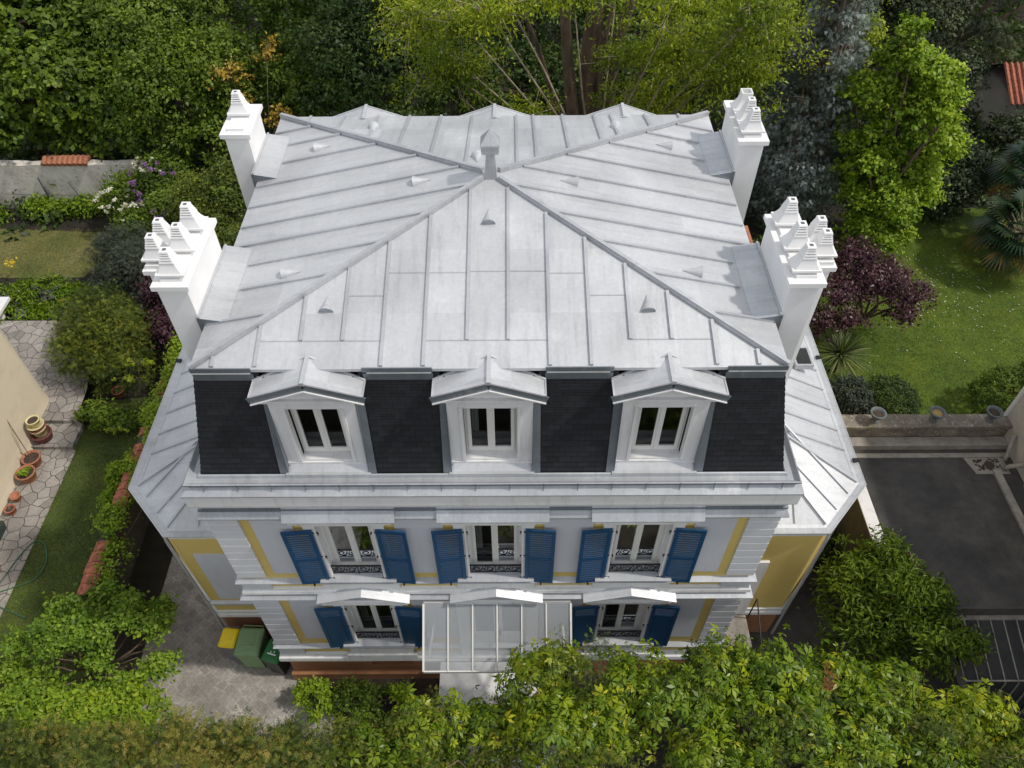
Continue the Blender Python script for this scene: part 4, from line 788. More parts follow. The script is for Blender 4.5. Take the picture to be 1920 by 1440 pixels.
# ---------------------------------------------------------------- VEGETATION
def foliage(seed, lobes, n, size, kind='leaf', bias=.25, spread=.32, shell=.28, up=.5, lowcut=-.45, tv=.24, per=24, droop=0, rnd=.6, gaps=.35, wd=.30, rough=.16, out=.5):
    """leaf meshes clumped around lobe surfaces; lobes (x,y,z,rx,ry,rz)"""
    g = np.random.default_rng(seed); L = np.array(lobes, float); area = (L[:, 3]*L[:, 4]+L[:, 3]*L[:, 5]+L[:, 4]*L[:, 5]); pw = area/area.sum()
    nc = max(3, int(n/per*(1+gaps*.6))); li = g.choice(len(L), nc, p=pw); d = g.normal(size=(nc, 3)); d /= np.linalg.norm(d, axis=1)[:, None]
    bad = d[:, 2] < lowcut; d[bad, 2] *= -1
    ph = g.random((4, 4))*6.28; am = g.normal(size=(4, 3))*2.6
    wob = sum(np.sin(d@am[i]+ph[i, 0]+li*1.7) for i in range(4))/4
    rad = (1-shell*g.random(nc)**1.4*1.2+g.normal(0, .06, nc))*(1+rough*wob*1.6)
    c = L[li, :3]+d*L[li, 3:]*rad[:, None]
    gm = g.normal(size=(3, 3))*1.7/max(.35, spread); hole = np.sin(c@gm[0]+ph[0, 1])+np.sin(c@gm[1]+ph[1, 1])+np.sin(c@gm[2]+ph[2, 1])
    keep = hole > np.quantile(hole, min(.6, gaps*.6)) if nc > 20 else np.ones(nc, bool)
    c, d, li = c[keep], d[keep], li[keep]; nc = len(c); gm2 = g.normal(size=(2, 3))*1.1
    ct = g.normal(0, .8, nc)+.8*np.sin(c@gm2[0]+ph[0, 2])+.5*np.sin(c@gm2[1]+ph[1, 2])
    k = np.repeat(np.arange(nc), per); N = len(k); cs = spread*(.6+.8*g.random(nc))
    off = g.normal(size=(N, 3))*cs[k][:, None]*.52; off[:, 2] *= .65
    p = c[k]+off; p[:, 2] = np.maximum(p[:, 2], .03)
    nr_ = d[k]*out+np.array([0, 0, up])+g.normal(size=(N, 3))*rnd; nr_ /= np.linalg.norm(nr_, axis=1)[:, None]
    t = g.normal(size=(N, 3)); t /= np.linalg.norm(t, axis=1)[:, None]+1e-9
    t = t*.7+off/(cs[k][:, None]+.02)+d[k]*.5; t[:, 2] -= droop*1.5; t -= nr_*np.sum(t*nr_, axis=1)[:, None]; t /= np.linalg.norm(t, axis=1)[:, None]+1e-9
    b_ = np.cross(nr_, t); s = size*(.55+.85*g.random(N)**1.3)
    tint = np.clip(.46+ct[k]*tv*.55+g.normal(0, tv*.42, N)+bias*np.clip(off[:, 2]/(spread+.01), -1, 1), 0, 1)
    def q4(a, b2, c2, d2): return np.stack([a, b2, c2, d2], 1)
    S = lambda v, m: v*(m[:, None] if hasattr(m, 'shape') else m)
    Vs = []
    if kind == 'leaf':
        Vs.append(q4(p-S(t, s*.5), p+S(b_, s*wd)-S(t, s*.05)+S(nr_, s*.08), p+S(t, s*.5)-S(nr_, s*.12), p-S(b_, s*wd)-S(t, s*.05)+S(nr_, s*.08)))
    elif kind == 'leaf2':      # two halves folded along the midrib
        base, tip, mid = p-S(t, s*.5), p+S(t, s*.5)-S(nr_, s*.14), p+S(nr_, s*-.03)
        for sg in (-1, 1):
            e1 = p-S(t, s*.16)+S(b_, sg*s*wd)+S(nr_, s*.09); e2 = p+S(t, s*.20)+S(b_, sg*s*wd*.8)+S(nr_, s*.04)
            Vs.append(q4(base, e1, e2, tip)) if sg > 0 else Vs.append(q4(base, tip, e2, e1))
    elif kind == 'palm5':      # five separate leaflets from one stalk
        for a in (-1.9, -.85, 0, .85, 1.9):
            a = a+g.normal(0, .12, N); dv = S(t, np.cos(a))+S(b_, np.sin(a))-nr_*.28; sv = S(b_, np.cos(a))-S(t, np.sin(a)); l = s*(1-.14*np.abs(a)); m_ = p+S(dv, l*.6)
            Vs.append(q4(p+S(dv, l*.10), m_+S(sv, l*.20)+S(nr_, l*.05), p+S(dv, l)-S(nr_, l*.22), m_-S(sv, l*.20)+S(nr_, l*.05)))
    elif kind == 'spray':      # feathery conifer twig: axis with side needles
        for u, a in ((.0, 0), (.05, .8), (.05, -.8), (.35, .7), (.35, -.7), (.62, .6), (.62, -.6)):
            dv = t*math.cos(a)+b_*math.sin(a); sv = b_*math.cos(a)-t*math.sin(a); l = s*(1.0 if a == 0 else .50*(1.1-u)); o = p+S(t, s*u)
            w_ = .045 if a == 0 else .10; m_ = o+S(dv, l*.5); Vs.append(q4(o, m_+S(sv, l*w_), o+S(dv, l)-S(nr_, l*.10), m_-S(sv, l*w_)))
    V = np.stack(Vs, 1).reshape(-1, 3); T = np.repeat(tint, 4*len(Vs))
    return V, T, c
def leafobj(name, V, T, mat, parent=None, org=(0, 0, 0)):
    nq = len(V)//4; me = bpy.data.meshes.new(name); me.vertices.add(len(V)); me.vertices.foreach_set("co", (V-np.array(org)).astype(np.float32).ravel())
    me.loops.add(nq*4); me.loops.foreach_set("vertex_index", np.arange(nq*4, dtype=np.int32)); me.polygons.add(nq); me.polygons.foreach_set("loop_start", np.arange(0, nq*4, 4, dtype=np.int32)); me.update(calc_edges=True)
    at_ = me.attributes.new("tint", 'FLOAT', 'POINT'); at_.data.foreach_set("value", T.astype(np.float32)); me.materials.append(M[mat])
    o = bpy.data.objects.new(name, me); C.objects.link(o)
    if parent: o.parent = parent
    return o
def plant(kindname, base, lobes, n, size, mat, label, cat, group=None, seed=1, trunk=.12, twigs=0, tmat="bark", extra=(), crown="crown", **k):
    r = empty(kindname, base, label, cat, group); g = random.Random(seed*13+5)
    V, T, c = foliage(seed, lobes, n, size, **k); leafobj(crown, V, T, mat, r, base)
    m = MB(); B = Vector((0, 0, 0)); hub = Vector((np.mean([l[0] for l in lobes]), np.mean([l[1] for l in lobes]), min(l[2] for l in lobes)*.6))-Vector(base)
    if trunk:
        m.tube([B-Vector((0, 0, .1)), hub*.5+Vector((.05, .03, 0)), hub], trunk, 8, trunk*.7)
        for l in lobes:
            e = Vector(l[:3])-Vector(base); mid = (hub+e)*.5+Vector((g.uniform(-.2, .2), g.uniform(-.2, .2), g.uniform(-.1, .2))); m.tube([hub, mid, e], trunk*.55, 6, trunk*.2)
    for i in range(twigs):
        cc = Vector(c[g.randrange(len(c))])-Vector(base); l = min(lobes, key=lambda l_: (Vector(l_[:3])-Vector(base)-cc).length); st = Vector(l[:3])-Vector(base)
        st = st+(cc-st)*.1; mid = (st+cc)*.5+Vector((g.uniform(-.3, .3), g.uniform(-.3, .3), g.uniform(0, .4)))*min(1, (cc-st).length); ra = trunk*.13+.006; m.tube([st, mid, cc, cc+(cc-mid)*.3], ra, 4, .004)
    if m.v: m.build("trunk" if trunk > .05 else "stems", tmat, r, None, True)
    for (nm, sd_, nn, sz, mt, kw) in extra:
        kw = dict(kw); lb = kw.pop('lobes', lobes); V, T, _ = foliage(sd_, lb, nn, sz, **kw); leafobj(nm, V, T, mt, r, base)
    return r
FB = "shrubs and trees behind the villa"
# back left
plant("fig_tree", (-17.2, 22.3, 0), [(-19.5, 21.2, 3.6, 2.3, 1.9, 1.9), (-17.0, 20.9, 4.3, 2.2, 1.8, 1.8), (-15.2, 21.2, 3.6, 1.9, 1.6, 1.6), (-18.2, 23, 5.6, 2.5, 2, 1.8), (-15.5, 23.2, 5.4, 2.2, 2, 1.8), (-19, 20.8, 2.3, 2.2, .9, 1.0), (-16, 20.7, 2.4, 1.8, .9, 1.0), (-21.5, 21, 3, 1.8, 1.2, 1.5)], 42000, .24, "leaf_mid", "broad leaved green tree hanging over the old plastered wall at far left", "tree", FB, 11, .18, 30, up=.7, bias=.35, wd=.36)
plant("shade_tree", (-22, 27, 0), [(-23, 26, 7, 3.2, 3, 3), (-19.5, 27, 8, 3, 3, 2.6), (-26, 28, 8, 3.5, 3, 3), (-21, 31, 9, 3.5, 3, 3)], 26000, .22, "leaf_mid", "olive green tree cropped by the top left corner", "tree", FB, 12, .25, 30, up=.5)
plant("lime_tree", (-14.5, 27, 0), [(-15.8, 26, 8.0, 2.8, 2.5, 2), (-12.8, 26.4, 8.2, 2.4, 2.4, 1.9), (-17.8, 28, 8.8, 2.4, 2, 1.8), (-14, 29.5, 9.4, 3, 2.4, 2)], 30000, .19, "leaf_fresh", "bright fresh green tree at the top edge, left part", "tree", FB, 13, .25, 20, up=.7)
plant("privet_tree", (-12, 21.5, 0), [(-12.6, 20.6, 4.4, 2.2, 1.8, 2), (-10.6, 21.3, 4.6, 1.9, 1.8, 1.8), (-13.4, 22.6, 5.8, 2, 2, 1.7), (-11.0, 19.6, 2.6, 1.7, 1.1, 1.4), (-13.6, 20.0, 2.8, 1.6, 1.0, 1.5), (-12.5, 24.5, 5.5, 2.2, 1.8, 1.8)], 42000, .15, "leaf_mid", "dense mid green tree behind the lilac and white flowers", "tree", FB, 14, .15, 12, up=.5, tv=.3)
plant("hornbeam_tree", (-9.5, 27, 0), [(-10.4, 26, 7.2, 2.8, 2.5, 2.2), (-7.4, 26.5, 7.2, 2.5, 2.5, 2.2), (-9, 29.5, 9, 3, 2.5, 2.2)], 30000, .17, "leaf_mid", "darker green tree behind the yellow leaved shrub", "tree", FB, 15, .25, 10, up=.5)
plant("yellow_leaved_shrub", (-9.2, 20.8, 0), [(-9.9, 20.0, 5.2, .7, .5, .7), (-8.5, 20.4, 5.9, .5, .5, .5), (-8.3, 19.3, 3.9, .6, .4, .5), (-9.6, 19.8, 4.3, .5, .4, .5)], 900, .15, "leaf_yellow", "sparse shrub with golden yellow leaves behind left rear chimney", "shrub", None, 16, .04, 20, spread=.24, tmat="bark_pale", shell=.8)
plant("evergreen_tree", (-8.2, 21.8, 0), [(-8.8, 21.6, 3.6, 1.8, 1.4, 1.6), (-7.2, 21.0, 4.1, 1.7, 1.5, 1.6), (-7.6, 23.4, 5.4, 2, 1.8, 1.7)], 26000, .15, "leaf_mid", "dark green tree under the golden shrub", "tree", FB, 17, .15, 8)
plant("holm_oak", (-4.6, 22, 0), [(-5.4, 20.4, 5.2, 2.2, 2, 2), (-3.4, 20.8, 5.2, 2, 2, 2.1), (-4.8, 22.5, 7.2, 2.6, 2.2, 2), (-6.6, 23.5, 7.4, 2, 2, 1.8), (-2.4, 23, 7, 2, 2, 1.9), (-4.2, 18.4, 3.2, 2.2, 1.4, 1.8), (-5, 27, 9, 3, 2.5, 2.2)], 64000, .145, "leaf_dark", "dense dark evergreen tree behind the left half of the roof ridge", "tree", FB, 18, .22, 8, up=.5, tv=.32)
plant("lilac_bush", (-6.2, 16.6, 0), [(-6.9, 15.8, 3.5, 1.1, .8, .8), (-5.4, 16.0, 3.5, 1.0, .8, .8)], 8000, .13, "leaf_mid", "purple flowering lilac just behind the rear left roof corner", "shrub", None, 19, .06, 6, extra=[("blossom", 191, 1500, .075, "petal_pink", dict(spread=.10, per=34, lowcut=.1, shell=.02, rough=.1))])
# the big ash
ashl = [(2.6, 14.6, 8.2, 1.8, 1.2, .8), (-1.4, 15.6, 7.4, 1.7, 1.3, 1.1), (5.0, 14.2, 8.6, 1.9, 1.3, 1.0), (7.4, 15.3, 8.6, 1.7, 1.5, 1.4), (6.3, 15.4, 7.2, 1.9, 1.4, 1.1), (-1.0, 15.0, 9.2, 1.5, 1.3, .9), (4.6, 15.0, 6.4, 1.8, 1.1, .9), (.6, 14.8, 6.4, 1.5, 1.0, .8), (7.7, 15.6, 7.2, 1.2, 1.2, 1.2),
        (-2.4, 15.8, 8.8, 1.3, 1.3, 1.0), (-.2, 13.4, 10.2, 1.5, 1.2, .8), (2.0, 13.8, 10.4, 1.5, 1.2, .7), (4.6, 13.2, 10.4, 1.6, 1.2, .8), (6.8, 13.8, 9.9, 1.3, 1.2, .9), (-.6, 17.6, 10.4, 1.8, 1.5, 1.0), (3.6, 17.4, 10.6, 2.0, 1.5, 1.0), (7.0, 17.0, 10.6, 1.6, 1.5, 1.1)]
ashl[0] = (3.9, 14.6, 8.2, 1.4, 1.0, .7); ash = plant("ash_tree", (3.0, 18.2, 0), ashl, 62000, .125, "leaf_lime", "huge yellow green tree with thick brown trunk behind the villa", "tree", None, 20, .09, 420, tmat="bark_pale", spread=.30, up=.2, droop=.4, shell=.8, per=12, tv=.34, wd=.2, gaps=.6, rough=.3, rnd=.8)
m = MB(); B = (3.0, 18.2, 0)
for (dx, dy, r0, bx) in ((0, 0, .52, 0), (-.45, -.3, .30, -.7), (.5, .1, .30, .7), (.9, .2, .15, 2.4), (-.7, .2, .13, -2.2), (.2, -.3, .14, .3)):
    m.tube([(dx, dy, -.1), (dx-.05+bx*.08, dy-.2, 2.5), (dx+.05+bx*.2, dy-.5, 5), (dx-.1+bx*.45, dy-.9, 7.4), (dx+bx, dy-1.5, 10.2), (dx+bx*1.3, dy-1.6, 12)], r0, 10, r0*.35)
m.build("main_trunk", "bark", ash, None, True)
plant("understorey_shrub", (0.5, 23, 0), [(-.5, 22.5, 3.6, 2.4, 1.8, 2), (2.6, 22.6, 3.2, 2.2, 1.6, 1.8), (5.8, 22.6, 3.4, 2.4, 1.6, 2), (8.4, 22, 3.6, 2, 1.6, 2), (1, 25.5, 5, 2.6, 2, 2), (6, 25.5, 5, 3, 2, 2)], 32000, .17, "leaf_dark", "dark undergrowth seen through the ash branches", "shrub", FB, 21, .1, 30)
plant("background_tree", (4, 31, 0), [(-1, 30, 6.5, 3.5, 2.5, 3), (4.5, 31, 6.5, 3.5, 2.5, 3), (10, 30.5, 7, 3.6, 2.5, 3), (-3, 34, 9, 4, 3, 3), (4, 35, 9, 4, 3, 3), (11, 34, 9, 4, 3, 3)], 30000, .22, "leaf_mid", "green tree far behind the thick ash trunk", "tree", FB, 22, .2, 40)
plant("hazel_shrub", (3.5, 14.6, 0), [(2.2, 13.4, 3.0, 1.6, 1.0, 1.1), (5.2, 13.6, 3.0, 1.8, 1.0, 1.1), (-.6, 13.6, 3.1, 1.6, 1, 1.1)], 18000, .12, "leaf_dark", "low dark shrub just beyond the rear eaves", "shrub", FB, 23, .06, 30)
V, T, _ = foliage(211, [(x, y, .15, 4.5, 3.2, .45) for x in range(-32, 36, 7) for y in (20.5, 25, 29.5, 34, 38)], 60000, .26, tv=.4, spread=.5, gaps=.1)
tag(leafobj("undergrowth", V, T, "leaf_dark"), "dark ivy and weeds covering the ground under the rear trees", "undergrowth", None, "stuff")
plant("far_wood", (0, 45, 0), [(x, 37+(i % 3)*2.5, 5.5, 4.2, 3, 4.5) for i, x in enumerate(range(-44, 50, 6))], 60000, .28, "leaf_dark", "dark wood closing the view along the far top edge", "wood", None, 210, .3, 0)
# spruce
spl = []
for i in range(16):
    z = .9+i*.66; r = 1.75*(1-(i/17)**1.6)+.1
    for k in range(5): a = i*1.1+k*math.pi*.4; spl.append((10.95+math.cos(a)*r*.62, 18.3+math.sin(a)*r*.62, z, r*.50+.1, r*.50+.1, .26))
plant("blue_spruce", (10.95, 18.3, 0), spl, 52000, .17, "leaf_spruce", "tall blue grey spruce right of the yellow green tree", "tree", None, 24, .16, 120, kind='spray', per=20, up=.1, droop=.9, spread=.26, shell=.5, lowcut=-.2, bias=.55, gaps=.5, tv=.42, rough=.3)
# bright maple
gg = random.Random(5); mpl = []
for x, y, z, r in ((12.9, 17.2, 7.9, .45), (13.0, 17.2, 7.1, .75), (13.9, 17.0, 6.6, .8), (12.4, 17.3, 6.0, .85), (13.5, 17.0, 5.6, 1.0), (14.5, 16.8, 5.8, .7), (12.5, 17.5, 4.6, .85), (14.0, 17.1, 4.4, 1.05), (15.1, 16.7, 4.4, .75), (13.0, 17.0, 3.4, 1.05), (14.6, 17.0, 3.2, 1.0), (12.9, 16.6, 2.2, .8), (13.9, 16.5, 2.2, 1.1), (15.2, 16.9, 2.3, .75), (14.2, 16.3, 1.2, .9), (13.2, 16.4, 1.2, .7)):
    mpl.append((x, y, z, r, r, r*.8))
    for q in range(2): a = gg.random()*6.28; mpl.append((x+math.cos(a)*r*.8, y+math.sin(a)*r*.8, z+gg.uniform(-.4, .4), r*.5, r*.5, r*.45))
plant("maple_tree", (13.9, 17.3, 0), mpl, 52000, .14, "leaf_bright", "tall bright green maple standing on the right lawn", "tree", None, 25, .14, 60, up=.6, bias=.4, spread=.22, tv=.28, gaps=.45, rough=.25, wd=.34)
plant("golden_shrub", (13.7, 22.5, 0), [(12.6, 21.5, 5.6, 1.4, 1.3, 1.4), (13.8, 23.2, 7.4, 1.7, 1.3, 1.5)], 11000, .15, "leaf_lime", "yellowish tree peeping between spruce and maple", "tree", None, 26, .1, 15)
plant("dark_conifer", (20.5, 28, 0), [(18.6, 27.5, 4.8, 2.0, 1.8, 2.6), (21.5, 29, 6.4, 2.2, 2, 3), (25.4, 31, 7, 2.6, 2, 3), (19.8, 31, 8, 2.4, 2, 2.6), (24, 33, 9.6, 3, 2.2, 2.6), (17, 31, 8, 2.4, 2, 2.6), (24.5, 28.6, 4.6, 2, 1.4, 2), (21.3, 26.6, 2.6, 1.3, 1.0, 1.6)], 36000, .26, "leaf_blackish", "gloomy dark conifers in the top right corner", "tree", FB, 27, .25, 60, kind='spray', droop=.7, up=.2, tv=.35)
plant("laurel_tree", (17.5, 25.6, 0), [(16.6, 24.6, 4.5, 2.2, 2, 2.3), (18.0, 23.4, 2.6, 1.8, 1.3, 1.7), (14.8, 26, 5, 2.4, 2, 2.4), (16, 28.5, 7, 2.4, 2, 2)], 26000, .16, "leaf_blackish", "very dark laurel beyond the bright maple", "tree", FB, 28, .15, 20, tv=.35)
plant("rhododendron", (17.8, 18.3, 0), [(17.0, 17.9, 1.1, 1.0, .8, 1.0), (18.0, 18.9, 1.4, 1.2, .9, 1.2), (17.4, 20, 1.8, 1.2, 1, 1.2)], 12500, .14, "leaf_blackish", "round dark rhododendron between maple and palm", "shrub", None, 29, .06, 0)
plant("cherry_laurel", (22.2, 21.4, 0), [(21.0, 21.6, 1.3, 1.1, .9, 1.1), (23.8, 21.8, 2.0, 1.5, 1.2, 1.6)], 11000, .17, "leaf_blackish", "dark shrub under the shed roof, behind the palm", "shrub", None, 30, .06, 0)
# left garden shrubs
plant("rose_and_lilac_bush", (-13.3, 18.2, 0), [(-14.3, 17.9, 1.3, 1.0, .8, 1.0), (-12.8, 18.0, 1.7, 1.2, 1.0, 1.2), (-12.2, 17.0, 1.4, 1.0, .9, 1.0), (-13.4, 16.6, 1.0, 1.0, .8, .8)], 20000, .13, "leaf_mid", "flowering bush with white and violet blooms beside the old wall", "shrub", None, 31, .05, 10, extra=[
    ("white_blossom", 311, 700, .11, "petal_white", dict(spread=.08, per=14, lowcut=0, shell=.0, gaps=0, rough=.05, lobes=[(-14.6, 17.4, 1.4, .75, .55, 1.05), (-13.6, 16.6, 1.3, .7, .5, .8), (-13.3, 18.0, 2.6, .7, .3, .5)])), ("violet_blossom", 312, 1300, .08, "petal_lilac", dict(spread=.10, per=30, lowcut=0, shell=.0, gaps=0, rough=.05, lobes=[(-13.0, 17.6, 1.9, 1.0, .9, 1.2), (-12.4, 16.7, 1.3, .8, .7, .95)]))])
plant("yew_bush", (-9.9, 15.4, 0), [(-10.6, 15.9, 2.2, 1.1, 1.0, 1.5), (-9.5, 15.3, 2.7, 1.3, 1.1, 1.6), (-9.1, 13.6, 1.8, 1.3, 1.1, 1.4), (-10.2, 13.6, 1.5, 1, 1, 1.2)], 34000, .10, "leaf_juniper", "brownish green yew bush between the two left chimneys", "shrub", None, 32, .08, 0, gaps=.4, extra=[("young_shoots", 321, 3000, .11, "leaf_fresh", dict(spread=.2, gaps=.5))])
plant("rosemary_bush", (-13.1, 14.2, 0), [(-13.3, 14.6, 1.2, 1.2, 1.1, 1.2), (-12.6, 13.6, 1.1, 1.1, 1.0, 1.2), (-13.4, 13.3, .9, .9, .8, .9)], 17000, .13, "leaf_rosemary", "dark grey green bush next to the front left chimney pots", "shrub", None, 33, .05, 0, kind='spray', spread=.2, up=.4)
plant("juniper_bush", (-12.9, 10.4, 0), [(-13.0, 10.9, 1.3, 1.3, 1.0, 1.2), (-12.3, 10.2, 1.4, 1.35, 1.0, 1.25), (-13.3, 9.9, 1.0, 1.0, .8, 1.0), (-12.1, 9.5, .9, 1.1, .8, .9)], 26000, .14, "leaf_juniper", "big rounded golden green juniper beside the crazy paving", "shrub", None, 34, .08, 6, kind='spray', per=26, spread=.24, up=.2, tv=.42, bias=.4)
plant("purple_hazel", (-10.6, 11.2, 0), [(-10.7, 11.8, 1.6, .9, 1.0, 1.2), (-10.5, 10.6, 1.3, .7, .8, 1.0)], 8500, .12, "leaf_purple", "deep purple shrub in shadow left of the front left chimney", "shrub", None, 35, .05, 0)
plant("hydrangea_bush", (-12.1, 7.9, 0), [(-12.4, 7.95, .42, .65, .45, .4), (-11.6, 7.75, .4, .6, .32, .36)], 2600, .12, "leaf_mid", "low leafy bush at the steps below the juniper", "shrub", None, 36, .02, 8, spread=.16, kind='leaf2')
plant("climbing_vine", (-10.1, 6.5, 0), [(-10.0, 5.3, 1.7, .3, .5, .22), (-10.0, 3.4, 1.7, .3, .5, .22), (-9.9, 9.3, 1.75, .30, 1.0, .22), (-9.9, 7.3, 1.75, .35, 1.1, .30), (-9.7, 6.2, 1.6, .3, .5, .3), (-9.9, 10.6, 1.8, .35, .6, .3), (-9.75, 4.6, 1.5, .25, .6, .25), (-9.8, 2.4, 1.4, .35, .6, .3)], 9000, .09, "leaf_fresh", "green vine sprawling over the red tile coping", "vine", None, 37, .03, 20, spread=.18, crown="foliage")
plant("vine_shoot", (-10.2, 7.4, 0), [(-10.8, 7.9, 2.1, .6, .10, .08), (-10.9, 8.7, 2.0, .5, .10, .08), (-10.7, 6.2, 1.9, .5, .10, .08)], 900, .08, "leaf_lime", "pale green arching shoots reaching left from the tile coping", "vine", None, 38, .012, 12, spread=.05, crown="foliage", gaps=0)
plant("currant_bush", (-10.7, 4.8, 0), [(-10.6, 5.1, .8, .45, .5, .7), (-10.5, 4.4, .8, .4, .4, .7)], 2600, .12, "leaf_fresh", "fresh green bush on the lawn side of the coping wall", "shrub", None, 39, .03, 10, kind='leaf2', spread=.18)
plant("perennial", (-16.3, 13.4, 0), [(-18.6, 13.6, .2, 1.5, .7, .28), (-16.6, 13.7, .22, 1.5, .8, .3), (-15.0, 13.4, .22, 1.2, .8, .32), (-17.3, 12.7, .15, 1.5, .4, .25), (-15.2, 12.6, .15, .9, .4, .25)], 10500, .17, "leaf_fresh", "leafy flower border between dry lawn and crazy paving", "flower border", None, 40, 0, 0, spread=.20, up=.3, crown="foliage", wd=.14, extra=[("grey_foliage", 401, 2600, .14, "leaf_rosemary", dict(spread=.25)), ("yellow_flowers", 402, 180, .09, "petal_yellow", dict(spread=.10, per=10, lowcut=.2, lobes=[(-18.9, 14.4, .6, .5, .3, .2), (-18.0, 14.9, .6, .3, .2, .2)]))])
plant("nettle_patch", (-17.3, 18.7, 0), [(-18.3, 18.7, .3, .9, .35, .35), (-16.7, 18.8, .35, .8, .35, .35), (-21, 18.4, .2, 1.2, .4, .25)], 4600, .15, "leaf_fresh", "green weeds growing at the foot of the old wall", "weeds", None, 41, 0, 0, up=.3, crown="foliage")
V, T, _ = foliage(42, [(-13.93, 5.88, .36, .13, .13, .12)], 160, .09, spread=.06); leafobj("leaves", V-np.array([-13.93, 5.88, .02]), T, "leaf_fresh", p2)
# right garden
plant("plum_tree", (12.0, 12.2, 0), [(10.8, 11.3, 2.2, .9, .8, .6), (12.0, 11.5, 2.5, 1.1, .8, .6), (13.1, 11.6, 2.0, .7, .6, .45), (11.5, 12.3, 2.7, .9, .7, .6), (12.7, 12.2, 2.3, .7, .6, .45), (10.2, 10.6, 1.7, .7, .6, .6), (13.6, 11.5, 1.8, .45, .4, .25), (12.9, 10.9, 1.7, .5, .4, .3), (10.9, 10.5, 1.9, .6, .5, .4)], 22000, .095, "leaf_purple", "dark purple leaved tree beside the front right chimney", "tree", None, 50, .09, 110, up=.4, shell=.6, gaps=.55, rough=.3, spread=.22)
def blades(name, base, n, L, wd, mat, label, cat, el0=10, el1=75, seed=1, droop=.5, trunk=0, part="leaves"):
    g = np.random.default_rng(seed); r = empty(name, base, label, cat); V = []; T = []
    for i in range(n):
        a = g.random()*2*math.pi; e = R(el0+(el1-el0)*g.random()); l = L*(.75+.4*g.random()); d = np.array([math.cos(a)*math.cos(e), math.sin(a)*math.cos(e), math.sin(e)]); sd_ = np.array([-math.sin(a), math.cos(a), 0]); t = g.random(); prev = None
        for k in range(5):
            u = k/4; p = d*l*u; p[2] -= droop*l*u*u*.6; ww = wd*(1-.9*u**2)*.5; q = (p-sd_*ww, p+sd_*ww)
            if prev is not None: V += [prev[0], prev[1], q[1], q[0]]; T += [t]*4
            prev = q
    V = np.array(V); V[:, 2] += trunk; V[:, 2] = np.maximum(V[:, 2], .03); leafobj(part, V, np.array(T), mat, r)
    if trunk: m = MB(); m.tube([(0, 0, -.05), (.03, 0, trunk*.5), (0, 0, trunk)], .09, 8, .07); m.build("trunk", "bark", r, None, True)
    return r
blades("cordyline", (10.9, 10.0, 0), 150, 1.1, .05, "leaf_yucca", "spiky cordyline with long strap leaves on the lawn edge", "shrub", -5, 80, 51, .35, .8)
blades("clivia", (11.15, 9.1, 0), 110, .7, .045, "leaf_mid", "glossy strappy green plant below the cordyline", "plant", 15, 80, 52, .9)
blades("clivia", (10.6, 8.75, 0), 90, .6, .045, "leaf_dark", "darker strappy clump between cordyline and grey ball bush", "plant", 15, 80, 53, .9)
plant("ball_bush", (10.5, 7.9, 0), [(10.5, 7.9, .75, .85, .8, .8)], 13000, .07, "leaf_rosemary", "grey green ball bush against the stained parapet", "shrub", None, 54, .03, 0, spread=.1, shell=.08, rough=.08)
plant("box_ball", (11.75, 7.9, 0), [(11.75, 7.9, .75, .85, .85, .85)], 20000, .06, "leaf_dark", "clipped dark green box ball beside the lawn", "shrub", None, 55, .03, 0, spread=.09, shell=.05, gaps=0, rough=.03, tv=.4)
plant("clipped_dome", (15.9, 8.0, 0), [(15.6, 8.1, .75, 1.15, 1.0, .85), (16.8, 8.5, .8, 1, 1, .9)], 24000, .065, "leaf_mid", "clipped green dome bush touching the right neighbour wall", "shrub", None, 56, .03, 0, spread=.09, shell=.05, gaps=0, rough=.04, tv=.35)
blades("agave", (14.0, 6.9, 0), 34, .75, .07, "leaf_yellow", "yellowish spiky plant behind the parapet's right urn", "plant", 5, 60, 57, .4)
blades("agave", (14.5, 6.6, 0), 30, .7, .06, "leaf_yucca", "pale green spiky plant beside the yellowish one", "plant", 5, 60, 58, .4)
plant("ground_cover", (9.7, 13.6, 0), [(9.6, 13.5, .4, 1.0, 1.4, .5), (10.1, 15.2, .5, 1.2, 1.0, .6), (9.4, 11.5, .5, .7, 1.2, .6)], 10000, .12, "leaf_dark", "dark green planting between villa and purple tree", "shrub", None, 59, 0, 0, crown="foliage")
# fan palm
def fan_palm(base, h, n, label, seed):
    g = np.random.default_rng(seed); r = empty("fan_palm", base, label, "palm tree"); V = []; T = []; st = MB()
    for i in range(n):
        a = i*2.4+g.random()*.5; e = R(-35+100*(i/n)); L = 1.15+.35*g.random(); d = np.array([math.cos(a)*math.cos(e), math.sin(a)*math.cos(e), math.sin(e)]); sd_ = np.array([-math.sin(a), math.cos(a), 0]); c = np.array([0, 0, h])+d*L*.75; nn = np.cross(d, sd_)
        st.tube([(0, 0, h-.1), tuple(c)], .018, 4); tt = .15+.5*g.random() if e > -.3 else .8+.2*g.random()
        for k in range(20):
            b_ = (k/19-.5)*4.0; dv = d*math.cos(b_)+sd_*math.sin(b_); l = .78*(1-.18*abs(b_)/2.1); sv = sd_*math.cos(b_)-d*math.sin(b_); q = c+dv*l-np.array([0, 0, .18*l+.1]); md = c+dv*l*.55
            V += [c-sv*.012, md-sv*.045, q, md+sv*.045]; T += [np.clip(tt+.12*g.normal(), 0, 1)]*4
    leafobj("fronds", np.array(V), np.array(T), "leaf_palm", r); st.build("frond_stalks", "bark_pale", r); m = MB(); m.tube([(0, 0, -.1), (.05, 0, h*.5), (0, 0, h)], .15, 10, .13); m.build("trunk", "bark", r, None, True)
fan_palm((18.6, 15.2, 0), 1.7, 44, "dark fan palm at the right edge of the lawn, nearer one", 60)
fan_palm((19.6, 17.2, 0), 2.7, 44, "taller fan palm behind, under the shed", 61)
